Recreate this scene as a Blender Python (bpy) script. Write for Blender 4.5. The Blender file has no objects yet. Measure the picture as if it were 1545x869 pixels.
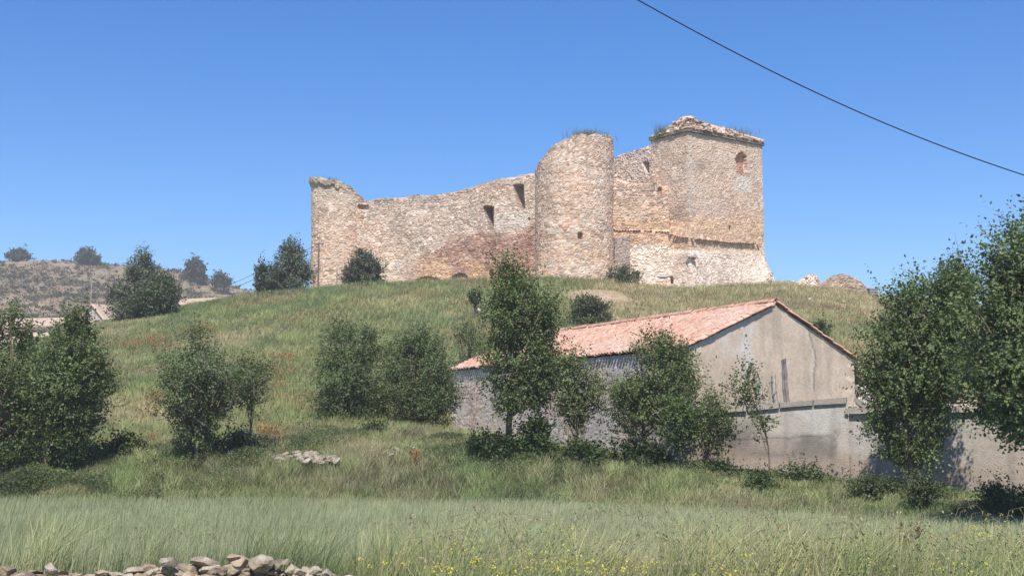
import bpy, math
import numpy as np
from mathutils import Vector

scene = bpy.context.scene
COL = scene.collection
R = np.random.default_rng(11)
RAD = math.radians

# ------------------------------------------------------------------ camera maths
F, CX, CY = 1865.0, 772.5, 434.5
HOR = 640.0
PITCH = math.atan((HOR - CY) / F)
CAM = np.array([0.0, 0.0, 3.0])
cp, sp = math.cos(PITCH), math.sin(PITCH)

def at(px, py, Y):
    v = CY - py
    dy = F * cp - v * sp
    dz = F * sp + v * cp
    k = Y / dy
    return np.array([(px - CX) * k, Y, 3.0 + dz * k])

def proj(x, y, z):
    zz = z - 3.0
    dep = y * cp + zz * sp
    v = -y * sp + zz * cp
    return CX + F * x / dep, CY - F * v / dep

# ------------------------------------------------------------------ noise
def hsh(i, j, s):
    i = np.asarray(i).astype(np.int64); j = np.asarray(j).astype(np.int64)
    n = (i * 374761393 + j * 668265263 + int(s) * 974711) & 0xFFFFFFFF
    n = ((n ^ (n >> 13)) * 1274126177) & 0xFFFFFFFF
    n = ((n ^ (n >> 16)) * 2246822519) & 0xFFFFFFFF
    n = n ^ (n >> 15)
    return (n & 0xFFFFFF) / float(0x1000000)

def noise(x, y, s=0):
    x = np.asarray(x, float); y = np.asarray(y, float)
    i = np.floor(x); j = np.floor(y)
    u = x - i; v = y - j
    u = u * u * (3 - 2 * u); v = v * v * (3 - 2 * v)
    a = hsh(i, j, s); b = hsh(i + 1, j, s); c = hsh(i, j + 1, s); d = hsh(i + 1, j + 1, s)
    return (a * (1 - u) + b * u) * (1 - v) + (c * (1 - u) + d * u) * v

def fbm(x, y, s=0, o=4):
    r = 0; a = 0.5; t = 0
    for k in range(o):
        r = r + a * noise(x * 2 ** k, y * 2 ** k, s + 17 * k); t += a; a *= 0.5
    return r / t

def sst(x, a=0.0, b=1.0):
    t = np.clip((np.asarray(x, float) - a) / (b - a), 0, 1)
    return t * t * (3 - 2 * t)

def cells(U, V, s, jit=0.85):
    ci = np.floor(U); cj = np.floor(V)
    f1 = np.full(U.shape, 9.0); f2 = np.full(U.shape, 9.0)
    bi = np.zeros(U.shape); bj = np.zeros(U.shape)
    for dj in (-1, 0, 1):
        for di in (-1, 0, 1):
            a = ci + di; b = cj + dj
            px = a + .5 + jit * (hsh(a, b, s) - .5) + .5 * (b % 2) * .6
            py = b + .5 + jit * .7 * (hsh(a, b, s + 5) - .5)
            d = np.hypot(U - px, V - py)
            m = d < f1
            f2 = np.where(m, f1, np.minimum(f2, d))
            bi = np.where(m, a, bi); bj = np.where(m, b, bj)
            f1 = np.where(m, d, f1)
    return f1, f2, bi, bj

# ------------------------------------------------------------------ mesh helpers
def mesh_np(name, V, Q=None, T=None, col=None, smooth=False):
    V = np.asarray(V, np.float32)
    me = bpy.data.meshes.new(name)
    nq = 0 if Q is None else len(Q); nt = 0 if T is None else len(T)
    me.vertices.add(len(V)); me.vertices.foreach_set('co', V.ravel())
    li = []
    if nq: li.append(np.asarray(Q, np.int32).ravel())
    if nt: li.append(np.asarray(T, np.int32).ravel())
    li = np.concatenate(li)
    me.loops.add(len(li)); me.loops.foreach_set('vertex_index', li)
    st = np.concatenate([np.arange(nq) * 4, nq * 4 + np.arange(nt) * 3]).astype(np.int32)
    me.polygons.add(nq + nt); me.polygons.foreach_set('loop_start', st)
    me.polygons.foreach_set('use_smooth', np.full(nq + nt, smooth))
    if col is not None:
        c = np.ones((len(V), 4), np.float32); c[:, :3] = np.clip(col, 0, 1)
        at_ = me.color_attributes.new('Col', 'FLOAT_COLOR', 'POINT')
        at_.data.foreach_set('color', c.ravel())
    me.update(calc_edges=True)
    me.validate()
    return me

def link(name, me, mat, parent=None, loc=None):
    o = bpy.data.objects.new(name, me); COL.objects.link(o)
    if mat is not None: me.materials.append(mat)
    if parent is not None: o.parent = parent
    if loc is not None: o.location = [float(c) for c in loc]
    return o

def thing(name, label, cat, loc=(0, 0, 0), group=None):
    o = bpy.data.objects.new(name, None); COL.objects.link(o)
    o.empty_display_size = .2
    o.location = [float(c) for c in loc]
    return tag(o, label, cat, group)

def tag(o, label, cat, group=None, kind=None):
    o['label'] = label; o['category'] = cat
    if group: o['group'] = group
    if kind: o['kind'] = kind
    return o

class MB:
    def __init__(s): s.V = []; s.Q = []; s.T = []; s.C = []; s.n = 0
    def add(s, V, Q=None, T=None, c=(.5, .5, .5)):
        V = np.asarray(V, float).reshape(-1, 3)
        if Q is not None and len(Q): s.Q.append(np.asarray(Q).reshape(-1, 4) + s.n)
        if T is not None and len(T): s.T.append(np.asarray(T).reshape(-1, 3) + s.n)
        c = np.asarray(c, float)
        s.C.append(np.broadcast_to(c, V.shape) if c.ndim == 1 else c)
        s.V.append(V); s.n += len(V)
    def build(s, name, mat, parent=None, off=None, smooth=False, loc=None):
        V = np.concatenate(s.V)
        if off is not None: V = V - np.asarray(off)
        me = mesh_np(name, V, np.concatenate(s.Q) if s.Q else None, np.concatenate(s.T) if s.T else None, np.concatenate(s.C), smooth)
        return link(name, me, mat, parent, loc)
    def tube(s, P, rad, n=6, c=(.2, .15, .1), cap=True):
        P = np.asarray(P, float); m = len(P)
        rad = np.broadcast_to(np.asarray(rad, float), (m,))
        t = np.gradient(P, axis=0); t /= np.linalg.norm(t, axis=1)[:, None] + 1e-9
        ref = np.where(np.abs(t[:, 2:3]) > .9, np.array([[1., 0, 0]]), np.array([[0, 0, 1.]]))
        ref = np.broadcast_to(ref[:1], t.shape)
        a = np.cross(t, ref); a /= np.linalg.norm(a, axis=1)[:, None] + 1e-9
        b = np.cross(t, a)
        th = np.linspace(0, 2 * np.pi, n, endpoint=False)
        V = P[:, None] + rad[:, None, None] * (np.cos(th)[None, :, None] * a[:, None] + np.sin(th)[None, :, None] * b[:, None])
        idx = np.arange(m * n).reshape(m, n)
        A = idx[:-1]; B = np.roll(A, -1, 1); D = idx[1:]; E = np.roll(D, -1, 1)
        Q = np.stack([A, B, E, D], -1).reshape(-1, 4)
        V = V.reshape(-1, 3)
        T = None
        if cap:
            V = np.concatenate([V, P[:1], P[-1:]])
            k0, k1 = m * n, m * n + 1
            f = idx[0]; l = idx[-1]
            T = np.concatenate([np.stack([np.roll(f, -1), f, np.full(n, k0)], 1), np.stack([l, np.roll(l, -1), np.full(n, k1)], 1)])
        s.add(V, Q, T, c)
    def box(s, c0, ax, ay, az, c=(.5, .5, .5), jit=0):
        c0 = np.asarray(c0, float); ax = np.asarray(ax, float) / 2; ay = np.asarray(ay, float) / 2; az = np.asarray(az, float) / 2
        V = [c0 + i * ax + j * ay + k * az for k in (-1, 1) for j in (-1, 1) for i in (-1, 1)]
        V = np.array(V)
        if jit: V = V + R.normal(0, jit, V.shape)
        s.add(V, [[0, 2, 3, 1], [4, 5, 7, 6], [0, 1, 5, 4], [1, 3, 7, 5], [3, 2, 6, 7], [2, 0, 4, 6]], None, c)

_ico = {}
def ico(sub):
    if sub not in _ico:
        import bmesh
        bm = bmesh.new(); bmesh.ops.create_icosphere(bm, subdivisions=sub, radius=1)
        bm.verts.ensure_lookup_table()
        V = np.array([v.co[:] for v in bm.verts]); T = np.array([[v.index for v in f.verts] for f in bm.faces]); bm.free()
        _ico[sub] = (V, T)
    return _ico[sub]

def rock(size, sub=3, cuts=9, rough=.05, rg=R):
    V, T = ico(sub); V = V.copy()
    for k in range(cuts):
        n = rg.normal(size=3); n /= np.linalg.norm(n)
        d = rg.uniform(.38, .78)
        h = np.maximum(0, V @ n - d)
        V = V - h[:, None] * n
    sd = int(rg.integers(1e6))
    r = fbm(V[:, 0] * 3 + V[:, 2] * 2.1 + 9, V[:, 1] * 3 - V[:, 2] * 1.7 + 9, sd, 3) - .5
    V = V * (1 + rough * 2.2 * r[:, None])
    V = V / np.abs(V).max(0)
    return V * np.asarray(size) / 2, T

def rotz(V, a):
    c, s = math.cos(a), math.sin(a)
    return np.stack([V[:, 0] * c - V[:, 1] * s, V[:, 0] * s + V[:, 1] * c, V[:, 2]], 1)

# ------------------------------------------------------------------ materials
def mat_attr(name, rough=.85, nscale=6, namt=.25, bump=0.0, bscale=30, spec=.25, trans=0.0, extra=None):
    m = bpy.data.materials.new(name); m.use_nodes = True
    nt = m.node_tree; N = nt.nodes; L = nt.links
    b = N['Principled BSDF']; out = N['Material Output']
    b.inputs['Roughness'].default_value = rough
    b.inputs['Specular IOR Level'].default_value = spec
    a = N.new('ShaderNodeAttribute'); a.attribute_name = 'Col'
    tc = N.new('ShaderNodeTexCoord')
    no = N.new('ShaderNodeTexNoise'); no.inputs['Scale'].default_value = nscale; no.inputs['Detail'].default_value = 5
    L.new(tc.outputs['Object'], no.inputs['Vector'])
    mr = N.new('ShaderNodeMapRange'); mr.inputs[1].default_value = .25; mr.inputs[2].default_value = .75
    mr.inputs[3].default_value = 1 - namt; mr.inputs[4].default_value = 1 + namt
    L.new(no.outputs['Fac'], mr.inputs[0])
    mx = N.new('ShaderNodeVectorMath'); mx.operation = 'SCALE'
    L.new(a.outputs['Color'], mx.inputs[0]); L.new(mr.outputs[0], mx.inputs['Scale'])
    L.new(mx.outputs[0], b.inputs['Base Color'])
    if bump:
        n2 = N.new('ShaderNodeTexNoise'); n2.inputs['Scale'].default_value = bscale; n2.inputs['Detail'].default_value = 6
        L.new(tc.outputs['Object'], n2.inputs['Vector'])
        bp = N.new('ShaderNodeBump'); bp.inputs['Strength'].default_value = bump; bp.inputs['Distance'].default_value = .03
        L.new(n2.outputs['Fac'], bp.inputs['Height']); L.new(bp.outputs[0], b.inputs['Normal'])
    if trans:
        tr = N.new('ShaderNodeBsdfTranslucent')
        sc = N.new('ShaderNodeVectorMath'); sc.operation = 'MULTIPLY'; sc.inputs[1].default_value = (1.1, 1.25, .6)
        L.new(mx.outputs[0], sc.inputs[0]); L.new(sc.outputs[0], tr.inputs['Color'])
        ms = N.new('ShaderNodeMixShader'); ms.inputs[0].default_value = trans
        L.new(b.outputs[0], ms.inputs[1]); L.new(tr.outputs[0], ms.inputs[2]); L.new(ms.outputs[0], out.inputs['Surface'])
    return m

M_stone = mat_attr('castle_stone', .95, 9, .16, .5, 14, .15)
M_rock = mat_attr('limestone', .92, 9, .3, .6, 25, .2)
M_plaster = mat_attr('weathered_plaster', .93, 7, .14, .7, 22, .15)
M_tile = mat_attr('clay_tile', .85, 8, .22, .2, 40, .25)
M_wood = mat_attr('grey_wood', .85, 14, .3, .5, 40, .2)
M_bark = mat_attr('bark', .9, 12, .3, .5, 30, .2)
M_leaf = mat_attr('leaf', .52, .9, .2, 0, 1, .3, .3)
M_needle = mat_attr('needle', .65, .8, .2, 0, 1, .2, .2)
M_grass = mat_attr('grass_blade', .65, .35, .18, 0, 1, .2, .25)
M_petal = mat_attr('petal', .6, 5, .1, 0, 1, .2, .3)
M_metal = mat_attr('painted_metal', .5, 12, .15, 0, 1, .4)
M_ground = mat_attr('earth', .97, 1.3, .3, .8, 6, .1)
M_hill = mat_attr('dry_hillside', .97, .35, .25, .8, 1.2, .1)

# ------------------------------------------------------------------ terrain
YC = 112.0
crest_px = np.array([(-400, 660), (-300, 640), (-100, 585), (0, 545), (80, 510), (140, 492), (200, 480), (275, 464), (330, 454), (390, 445), (470, 438), (540, 430), (600, 428), (740, 423),
                     (830, 420), (925, 426), (1000, 435), (1060, 436), (1100, 432), (1180, 429), (1250, 438), (1330, 449), (1420, 456), (1545, 474), (1800, 560)], float)
crest_w = np.array([at(a, b, YC) for a, b in crest_px])

def zcrest(x): return np.interp(x, crest_w[:, 0], crest_w[:, 2])
def ybk(x): return np.interp(x, [-40, -10, 0, 4, 8, 12, 17, 30], [42.5, 42, 40.6, 38.5, 36.3, 33.6, 32, 30])
def yfr(x): return np.interp(x, [-30, -3.2, -1.5, 0.5, 4, 8, 12, 20], [11.6, 11.8, 15, 21.0, 23.5, 25, 25.5, 26])

# barn corner points
A = np.array([6.6, 46.0]); B = np.array([14.4, 52.0]); D = np.array([-2.9, 65.0]); Cc = B + (D - A)
eL = np.linalg.norm(D - A); gL = np.linalg.norm(B - A)
eu = (D - A) / eL; gu = (B - A) / gL
Minv = np.linalg.inv(np.stack([eu, gu], 1))

def barn_ab(x, y):
    dx = x - A[0]; dy = y - A[1]
    return Minv[0, 0] * dx + Minv[0, 1] * dy, Minv[1, 0] * dx + Minv[1, 1] * dy

def terr(x, y):
    x = np.asarray(x, float); y = np.asarray(y, float)
    bank = 1.35 * (1 - sst(y, 10.5, 22))
    yb = ybk(x)
    t = np.clip((y - yb) / (YC - yb), 0, 1)
    zc = zcrest(x)
    bk = np.interp(x, [2, 9], [1.25, .7])
    h = (zc - bk) * t ** 1.3 + bk * sst((y - yb) / 5.0)
    h = h + 0.9 * (fbm(x * .09 + 3, y * .09 + 8, 4, 3) - .5) * sst(t, .02, .2) * (1 - sst(t, .8, 1))
    # flat plateau under the castle, then down into the valley
    left = sst(-x, 22, 32); right = sst(x, 40, 60)
    fall = (1 - left) * (1 - right) * np.clip(y - 150, 0, 99) * .2 + left * np.clip(y - 114, 0, 99) * .3 + right * np.clip(y - 125, 0, 99) * .2
    fall = np.where(y > YC, fall, 0)
    h = np.where(y > YC, np.maximum(h - fall, np.minimum(h, 2.0)), h)
    # barn pad
    a, b = barn_ab(x, y)
    pad = 1.3 + 1.3 * np.clip(a / 21, -.2, 1.2)
    da = np.maximum(np.maximum(-a - .5, a - 21.5), 0); db = np.maximum(np.maximum(-b - 2.0, b - 10.2), 0)
    w = 1 - sst(np.hypot(da, db), 0, 4.5)
    h = h * (1 - w) + np.minimum(h, pad) * w
    # level strip in front of the yard wall
    wl = np.interp(x, [5.6, 6.3, 12, 20], [46, 45.6, 44, 40.2])
    tg = np.interp(x, [6, 7.7, 12, 14.4, 17.1], [1.3, 1.1, .8, .62, .5]) * np.clip((y - yb) / 6.0, .15, 1)
    w2 = sst(x, 4.2, 7) * (1 - sst(y - wl, .4, 3.5)) * (1 - sst(x, 26, 34))
    h = h * (1 - w2) + np.minimum(h, tg) * w2
    und = .12 * (fbm(x * .3 + 50, y * .3, 7, 3) - .5)
    return bank + h + und

def hit(px, py, y0=30, y1=111, lift=0.0):
    ys = np.linspace(y0, y1, 900); pr = at(px, py, 1.0)
    xs = pr[0] * ys; zs = 3 + (pr[2] - 3) * ys
    tz = terr(xs, ys) + lift; i = int(np.argmax(tz > zs))
    return np.array([xs[i], ys[i], tz[i]])

def axis(segs):
    out = []
    for a, b, d in segs:
        n = max(1, int(round((b - a) / d))); out.append(np.linspace(a, b, n, endpoint=False))
    return np.concatenate(out + [[segs[-1][1]]])

gx = axis([(-4000, -1000, 500), (-1000, -200, 80), (-200, -70, 8), (-70, 70, .7), (70, 200, 8), (200, 1000, 80), (1000, 4000, 500)])
gy = axis([(-300, -20, 40), (-20, 4, 2), (4, 70, .6), (70, 160, .9), (160, 260, 8), (260, 1000, 60), (1000, 6000, 500)])
GX, GY = np.meshgrid(gx, gy)
GZ = terr(GX, GY)
n_ = fbm(GX * .22, GY * .22, 31, 4); n2_ = fbm(GX * .9, GY * .9, 37, 3)
cg = np.stack([.105 + .09 * n_, .125 + .045 * n_, .05 + .03 * n_], -1) * (1.05 + .5 * n2_[..., None])
bare = sst(n_ - .3 * n2_, .36, .46)[..., None]
bare = bare * sst(GY, 52, 66)[..., None]; cg = cg * (1 - .5 * bare) + np.array([.26, .19, .12]) * .5 * bare
md = ((1 - sst(GY, 50, 58)) * sst(GY, 8, 14))[..., None]; cg = cg * (1 - md) + np.array([.085, .10, .045]) * (.8 + .5 * n2_[..., None]) * md
dg = np.array([.42, .30, .21])
BE = hit(903, 447)
dsp = np.exp(-(((GX - BE[0]) / 3.2) ** 2 + ((GY - BE[1]) / 4) ** 2))[..., None] * .9
cg = cg * (1 - dsp) + dg * dsp
idx = np.arange(GX.size).reshape(GX.shape)
Q = np.stack([idx[:-1, :-1], idx[:-1, 1:], idx[1:, 1:], idx[1:, :-1]], -1).reshape(-1, 4)
g = link('ground', mesh_np('ground', np.stack([GX, GY, GZ], -1).reshape(-1, 3), Q, None, cg.reshape(-1, 3), True), M_ground)
g['kind'] = 'structure'

# distant hill
HY = 430.0
sk = [(-900, 480), (-500, 410), (-200, 388), (0, 393), (60, 392), (150, 398), (230, 403), (290, 413), (340, 430), (385, 440), (450, 462), (540, 520), (620, 640)]
skw = np.array([at(a, b, HY) for a, b in sk])
hx = np.arange(-520, 10, 3.5); hy = np.arange(175, 620, 4.0)
def hillz(x, y):
    xs = x * 1.0
    H = np.interp(xs, skw[:, 0], skw[:, 2])
    t = np.clip((y - 180) / (HY - 180), 0, 1)
    g_ = np.where(y <= HY, t ** 1.25, 1 - .4 * np.clip((y - HY) / 180, 0, 1))
    return H * g_ + 6 * (fbm(x * .03, y * .03, 60, 4) - .5) * sst(t, 0, .4) * (1 - sst(t, .75, 1)) + 1.0 * (fbm(x * .15, y * .15, 61, 2) - .5) - 1.5 * (1 - t)
HX, HYY = np.meshgrid(hx, hy); HZ = hillz(HX, HYY)
hn = fbm(HX * .05, HYY * .05, 71, 4); hn2 = fbm(HX * .25, HYY * .25, 72, 3)
hc = np.stack([.19 + .13 * hn2, .15 + .10 * hn2, .10 + .065 * hn2], -1) * (.72 + .5 * hn[..., None])
idx = np.arange(HX.size).reshape(HX.shape)
Q = np.stack([idx[:-1, :-1], idx[:-1, 1:], idx[1:, 1:], idx[1:, :-1]], -1).reshape(-1, 4)
o = link('hill', mesh_np('hill', np.stack([HX, HYY, HZ], -1).reshape(-1, 3), Q, None, hc.reshape(-1, 3), True), M_hill)
o['kind'] = 'structure'

# ------------------------------------------------------------------ masonry
def masonry(name, loop, zbot, topf, parent, mat=M_stone, ds=.09, dz=.085, sw=.42, sh=.25, amp=.05, colf=None, openf=None, seed=1, rag=.25, rough=.10, batter=None, closed=True, label=None, capcol=None):
    loop = np.asarray(loop, float)
    pts = []
    n = len(loop)
    for i in range(n):
        p, q = loop[i], loop[(i + 1) % n]
        l = np.linalg.norm(q - p); k = max(1, int(round(l / ds)))
        pts.append(p + (q - p) * (np.arange(k) / k)[:, None])
    P = np.concatenate(pts)
    if len(P) % 2: P = np.concatenate([P, (P[-1:] + P[:1]) / 2])
    Nn = len(P)
    d = np.roll(P, -1, 0) - np.roll(P, 1, 0)
    nr = np.stack([d[:, 1], -d[:, 0]], 1); nr /= np.linalg.norm(nr, axis=1)[:, None] + 1e-9
    seg = np.linalg.norm(np.roll(P, -1, 0) - P, axis=1); s = np.concatenate([[0], np.cumsum(seg)[:-1]])
    top = topf(P[:, 0], P[:, 1], s)
    k1 = np.floor(s / .38); st = hsh(k1, 0 * k1, seed + 3)
    k2 = np.floor(s / 1.3 + .3); st2 = hsh(k2, 0 * k2, seed + 4)
    top = top + rag * (st - .6) + rag * .8 * (st2 - .6)
    zb = np.broadcast_to(zbot, (Nn,))
    nz = max(2, int(round((top.max() - zb.min()) / dz)))
    f = np.linspace(0, 1, nz + 1)
    Z = zb[:, None] + (top - zb)[:, None] * f[None]
    S = np.broadcast_to(s[:, None], Z.shape); X = np.broadcast_to(P[:, 0:1], Z.shape); Y = np.broadcast_to(P[:, 1:2], Z.shape)
    wob = .22 * (fbm(S * .35, Z * .5, seed + 8, 3) - .5)
    f1, f2, bi, bj = cells(S / sw, (Z + wob) / sh, seed)
    g1_, g2_, ci_, cj_ = cells(S / sw * 1.75, (Z + wob) / sh * 1.6, seed + 50)
    big = fbm(S * .8, Z * 1.1, seed + 21, 3) > .47
    f1 = np.where(big, f1, g1_); f2 = np.where(big, f2, g2_); bi = np.where(big, bi, ci_ + 5000); bj = np.where(big, bj, cj_)
    edge = sst(f2 - f1, .02, .30)
    rv = hsh(bi, bj, seed + 30); rv2 = hsh(bi, bj, seed + 31); rv3 = hsh(bi, bj, seed + 32)
    px, py = proj(X, Y, Z)
    NX = np.broadcast_to(nr[:, 0:1], Z.shape); NY = np.broadcast_to(nr[:, 1:2], Z.shape)
    front = (NX * X + NY * Y) < 0
    ctx = dict(S=S, Z=Z, X=X, Y=Y, px=px, py=py, front=front, edge=edge, r1=rv, r2=rv2, r3=rv3, seed=seed, top=top[:, None])
    disp = amp * edge + amp * 1.3 * (rv - .5) * edge + rough * 2 * (fbm(S * .4, Z * .4, seed + 40, 4) - .5)
    if batter is not None: disp = disp + batter(ctx)
    if openf is not None: disp = disp - openf(ctx)
    col = colf(ctx)
    Vx = np.stack([X + NX * disp, Y + NY * disp, Z], -1)
    ii = np.arange(Nn * (nz + 1)).reshape(Nn, nz + 1)
    J = np.roll(ii, -1, 0)
    Q = np.stack([ii[:, :-1], J[:, :-1], J[:, 1:], ii[:, 1:]], -1).reshape(-1, 4)
    tp = ii[:, -1]; h = Nn // 2
    a = tp[:h]; b = tp[::-1][:h]
    # cap: strip across, split in the middle so it can be broken
    Q2 = np.stack([a[:-1], a[1:], b[1:], b[:-1]], -1)
    me = mesh_np(name, Vx.reshape(-1, 3), np.concatenate([Q, Q2]), None, col.reshape(-1, 3), False)
    o = link(name, me, mat, parent)
    if label: o['label'] = label
    return o

def boxmask(c, x0, x1, y0, y1, soft=.6):
    return sst(c['px'], x0 - soft, x0 + soft) * (1 - sst(c['px'], x1 - soft, x1 + soft)) * sst(c['py'], y0 - soft, y0 + soft) * (1 - sst(c['py'], y1 - soft, y1 + soft))

def lerp(a, b, t):
    t = np.asarray(t)[..., None]
    return np.asarray(a) * (1 - t) + np.asarray(b) * t

MORT = np.array([.54, .45, .37])
def stone_mix(c, pal, mort=MORT, mamt=.75, gain=1.0):
    k = np.minimum((c['r2'] * len(pal)).astype(int), len(pal) - 1)
    col = np.asarray(pal)[k] * (.70 + .60 * c['r3'])[..., None]
    gap = (np.broadcast_to(mort, col.shape) * .45 + col * .55) * (.62 + .38 * sst(fbm(c['S'] * .9, c['Z'] * .9, c['seed'] + 61, 2), .35, .6))[..., None]
    return lerp(gap, col, c['edge']) * np.array([1.29, 1.15, 1.11]) * gain

PAL_TOWER = [(.50, .41, .30), (.46, .37, .27), (.53, .45, .35), (.43, .33, .23), (.56, .49, .40), (.44, .30, .21)]
PAL_GREY = [(.45, .40, .32), (.38, .33, .26), (.52, .47, .40), (.34, .29, .23), (.57, .53, .46), (.44, .36, .28)]
PAL_RED = [(.29, .17, .125), (.33, .21, .16), (.26, .15, .115), (.40, .29, .22), (.36, .25, .20), (.46, .38, .30)]
PAL_OCHRE = [(.50, .36, .20), (.54, .40, .24), (.42, .28, .17), (.56, .45, .31)]
PAL_PALE = [(.62, .56, .47), (.66, .60, .52), (.56, .49, .40), (.68, .64, .57)]

def patchy(c, k, s):
    return fbm(c['S'] * k, c['Z'] * k * 1.3, s, 4)

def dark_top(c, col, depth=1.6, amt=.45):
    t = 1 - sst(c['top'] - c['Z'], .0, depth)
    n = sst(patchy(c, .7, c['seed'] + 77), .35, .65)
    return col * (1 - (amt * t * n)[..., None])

ZB = 14.3
castle = thing('castle', 'ruined stone castle with round towers and square keep on the hilltop', 'castle', (4, 121, 16.5))
class Off:  # parts of the castle are built in world coordinates, then parented in place
    pass
CL = Vector(castle.location)
def adopt(o, root):
    o.parent = root; o.matrix_parent_inverse = root.matrix_world.inverted() if False else o.matrix_parent_inverse
    o.location = -Vector(root.location)
    return o

def circ(cx, cy, r, n=80, start=math.pi / 2):
    a = start + np.linspace(0, 2 * np.pi, n, endpoint=False)
    return np.stack([cx + r * np.cos(a), cy + r * np.sin(a)], 1)

def ztop_from_px(pairs, Yfun=None):
    pp = np.array(pairs, float)
    def f(x, y, s):
        # height of the broken rim, given along the apparent outline of the wall
        z0 = 3.0
        px, _ = proj(x, y, np.full_like(x, 26.0))
        py = np.interp(px, pp[:, 0], pp[:, 1])
        v = CY - py
        return 3.0 + y * (F * sp + v * cp) / (F * cp - v * sp)
    return f

# --- round tower (centre)
TC = at(867, 434, 119.0)[:2]; TR = 3.78
def c_tower(c):
    col = stone_mix(c, PAL_TOWER)
    n = sst(patchy(c, .35, 5), .42, .62)
    col = lerp(col, stone_mix(c, PAL_GREY), n * .7)
    w = sst(patchy(c, 1.2, 6), .6, .72)
    col = lerp(col, np.array([.62, .55, .45]), w * .45)
    lo = sst(c['py'], 340, 395) * sst(patchy(c, .5, 9), .3, .6)
    col = lerp(col, stone_mix(c, PAL_OCHRE), lo * .55)
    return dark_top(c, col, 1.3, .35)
def o_tower(c):
    return c['front'] * (boxmask(c, 872.5, 878.5, 351, 360) * .7)
TT = ztop_from_px([(800, 262), (808, 259), (813, 248), (822, 234), (833, 222), (846, 212), (860, 206), (880, 203), (905, 202), (921, 206), (928, 207)])
def tower_top(x, y, s):
    z = TT(x, np.minimum(y, TC[1] - .5 * (y - TC[1]) * 0 - 0), s)
    return np.where(y > TC[1], TT(x, 2 * TC[1] - y, s), z)
tw = masonry('round_tower', circ(TC[0], TC[1], TR), ZB, tower_top, castle, colf=c_tower, openf=o_tower, seed=101, rag=.22, sw=.40, sh=.26, amp=.04,
             batter=lambda c: .12 * sst(18.5 - c['Z'], 0, 2.5), label='taller round tower with a rounded broken rim at the middle of the castle')
adopt(tw, castle)

# --- left round tower
T2 = at(508, 434, 128.0)[:2]; T2 = np.array([T2[0] + .05, 129.2]); T2R = 2.95
def c_tower2(c):
    col = stone_mix(c, PAL_TOWER)
    up = sst(345 - c['py'], -30, 30)
    col = lerp(col, stone_mix(c, PAL_GREY), up * .6)
    w = sst(patchy(c, .5, 16), .48, .62)
    col = lerp(col, np.array([.56, .47, .36]), w * .5)
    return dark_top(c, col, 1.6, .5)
T2f = ztop_from_px([(455, 274), (467, 272), (475, 268), (484, 267), (492, 271), (503, 271), (515, 275), (527, 279), (536, 288), (542, 297), (550, 304), (570, 306)])
def t2top(x, y, s):
    return np.where(y > T2[1], T2f(x, 2 * T2[1] - y, s), T2f(x, y, s))
tw2 = masonry('round_tower', circ(T2[0], T2[1], T2R), ZB, t2top, castle, colf=c_tower2, seed=131, rag=.35, sw=.42, sh=.25, amp=.045,
              batter=lambda c: .28 * sst(c['Z'], c['top'] - .75, c['top'] - .45) * (1 - sst(c['px'], 490, 540)), label='shorter round tower at the low end of the curtain wall')
adopt(tw2, castle)

# --- curtain wall
W0 = np.array([TC[0] - 3.0, 119.6]); W1 = np.array([T2[0] + 1.2, 127.4])
dirw = (W1 - W0) / np.linalg.norm(W1 - W0); nrm = np.array([dirw[1], -dirw[0]])
if nrm @ W0 > 0: nrm = -nrm
tk = 2.4
sag = lambda t: -.5 * np.sin(np.pi * t)
fr = [W0 + (W1 - W0) * t + nrm * sag(t) for t in np.linspace(0, 1, 14)]
bk = [p - nrm * tk for p in fr]
def ccw(L):
    L = np.asarray(L); a = np.sum(L[:, 0] * np.roll(L[:, 1], -1) - np.roll(L[:, 0], -1) * L[:, 1])
    return L if a > 0 else L[::-1]
loopC = ccw(fr + bk[::-1])
def c_curt(c):
    col = stone_mix(c, PAL_GREY)
    n = sst(patchy(c, .3, 21), .4, .62)
    col = lerp(col, stone_mix(c, PAL_TOWER), n * .7)
    # red rebuilt patch, widening towards the big tower
    px, py = c['px'], c['py']
    edge_t = np.interp(px, [600, 640, 720, 800, 815], [420, 378, 350, 343, 343])
    red = sst(py - edge_t + 30 * (patchy(c, .45, 22) - .5), -8, 14) * sst(px, 600, 650)
    col = lerp(col, stone_mix(c, PAL_RED, np.array([.34, .22, .16])) * .92, red * .95)
    och = sst(py, 380, 402) * sst(px, 610, 660) * sst(patchy(c, .5, 23), .35, .6)
    col = lerp(col, stone_mix(c, PAL_OCHRE), och * .75)
    lft = (1 - sst(px, 560, 640)) * sst(py, 340, 380)
    col = lerp(col, stone_mix(c, [(.55, .44, .31), (.58, .48, .36), (.50, .38, .26), (.60, .52, .42)]), lft * .7)
    wt = sst(patchy(c, .8, 24), .6, .72) * (1 - red)
    col = lerp(col, np.array([.62, .57, .49]), wt * .45)
    pl = boxmask(c, 745, 806, 318, 344, 5) * sst(patchy(c, .9, 25), .35, .6)
    col = lerp(col, np.array([.64, .58, .50]), pl * .6)
    return dark_top(c, col, 1.3, .4)
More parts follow.
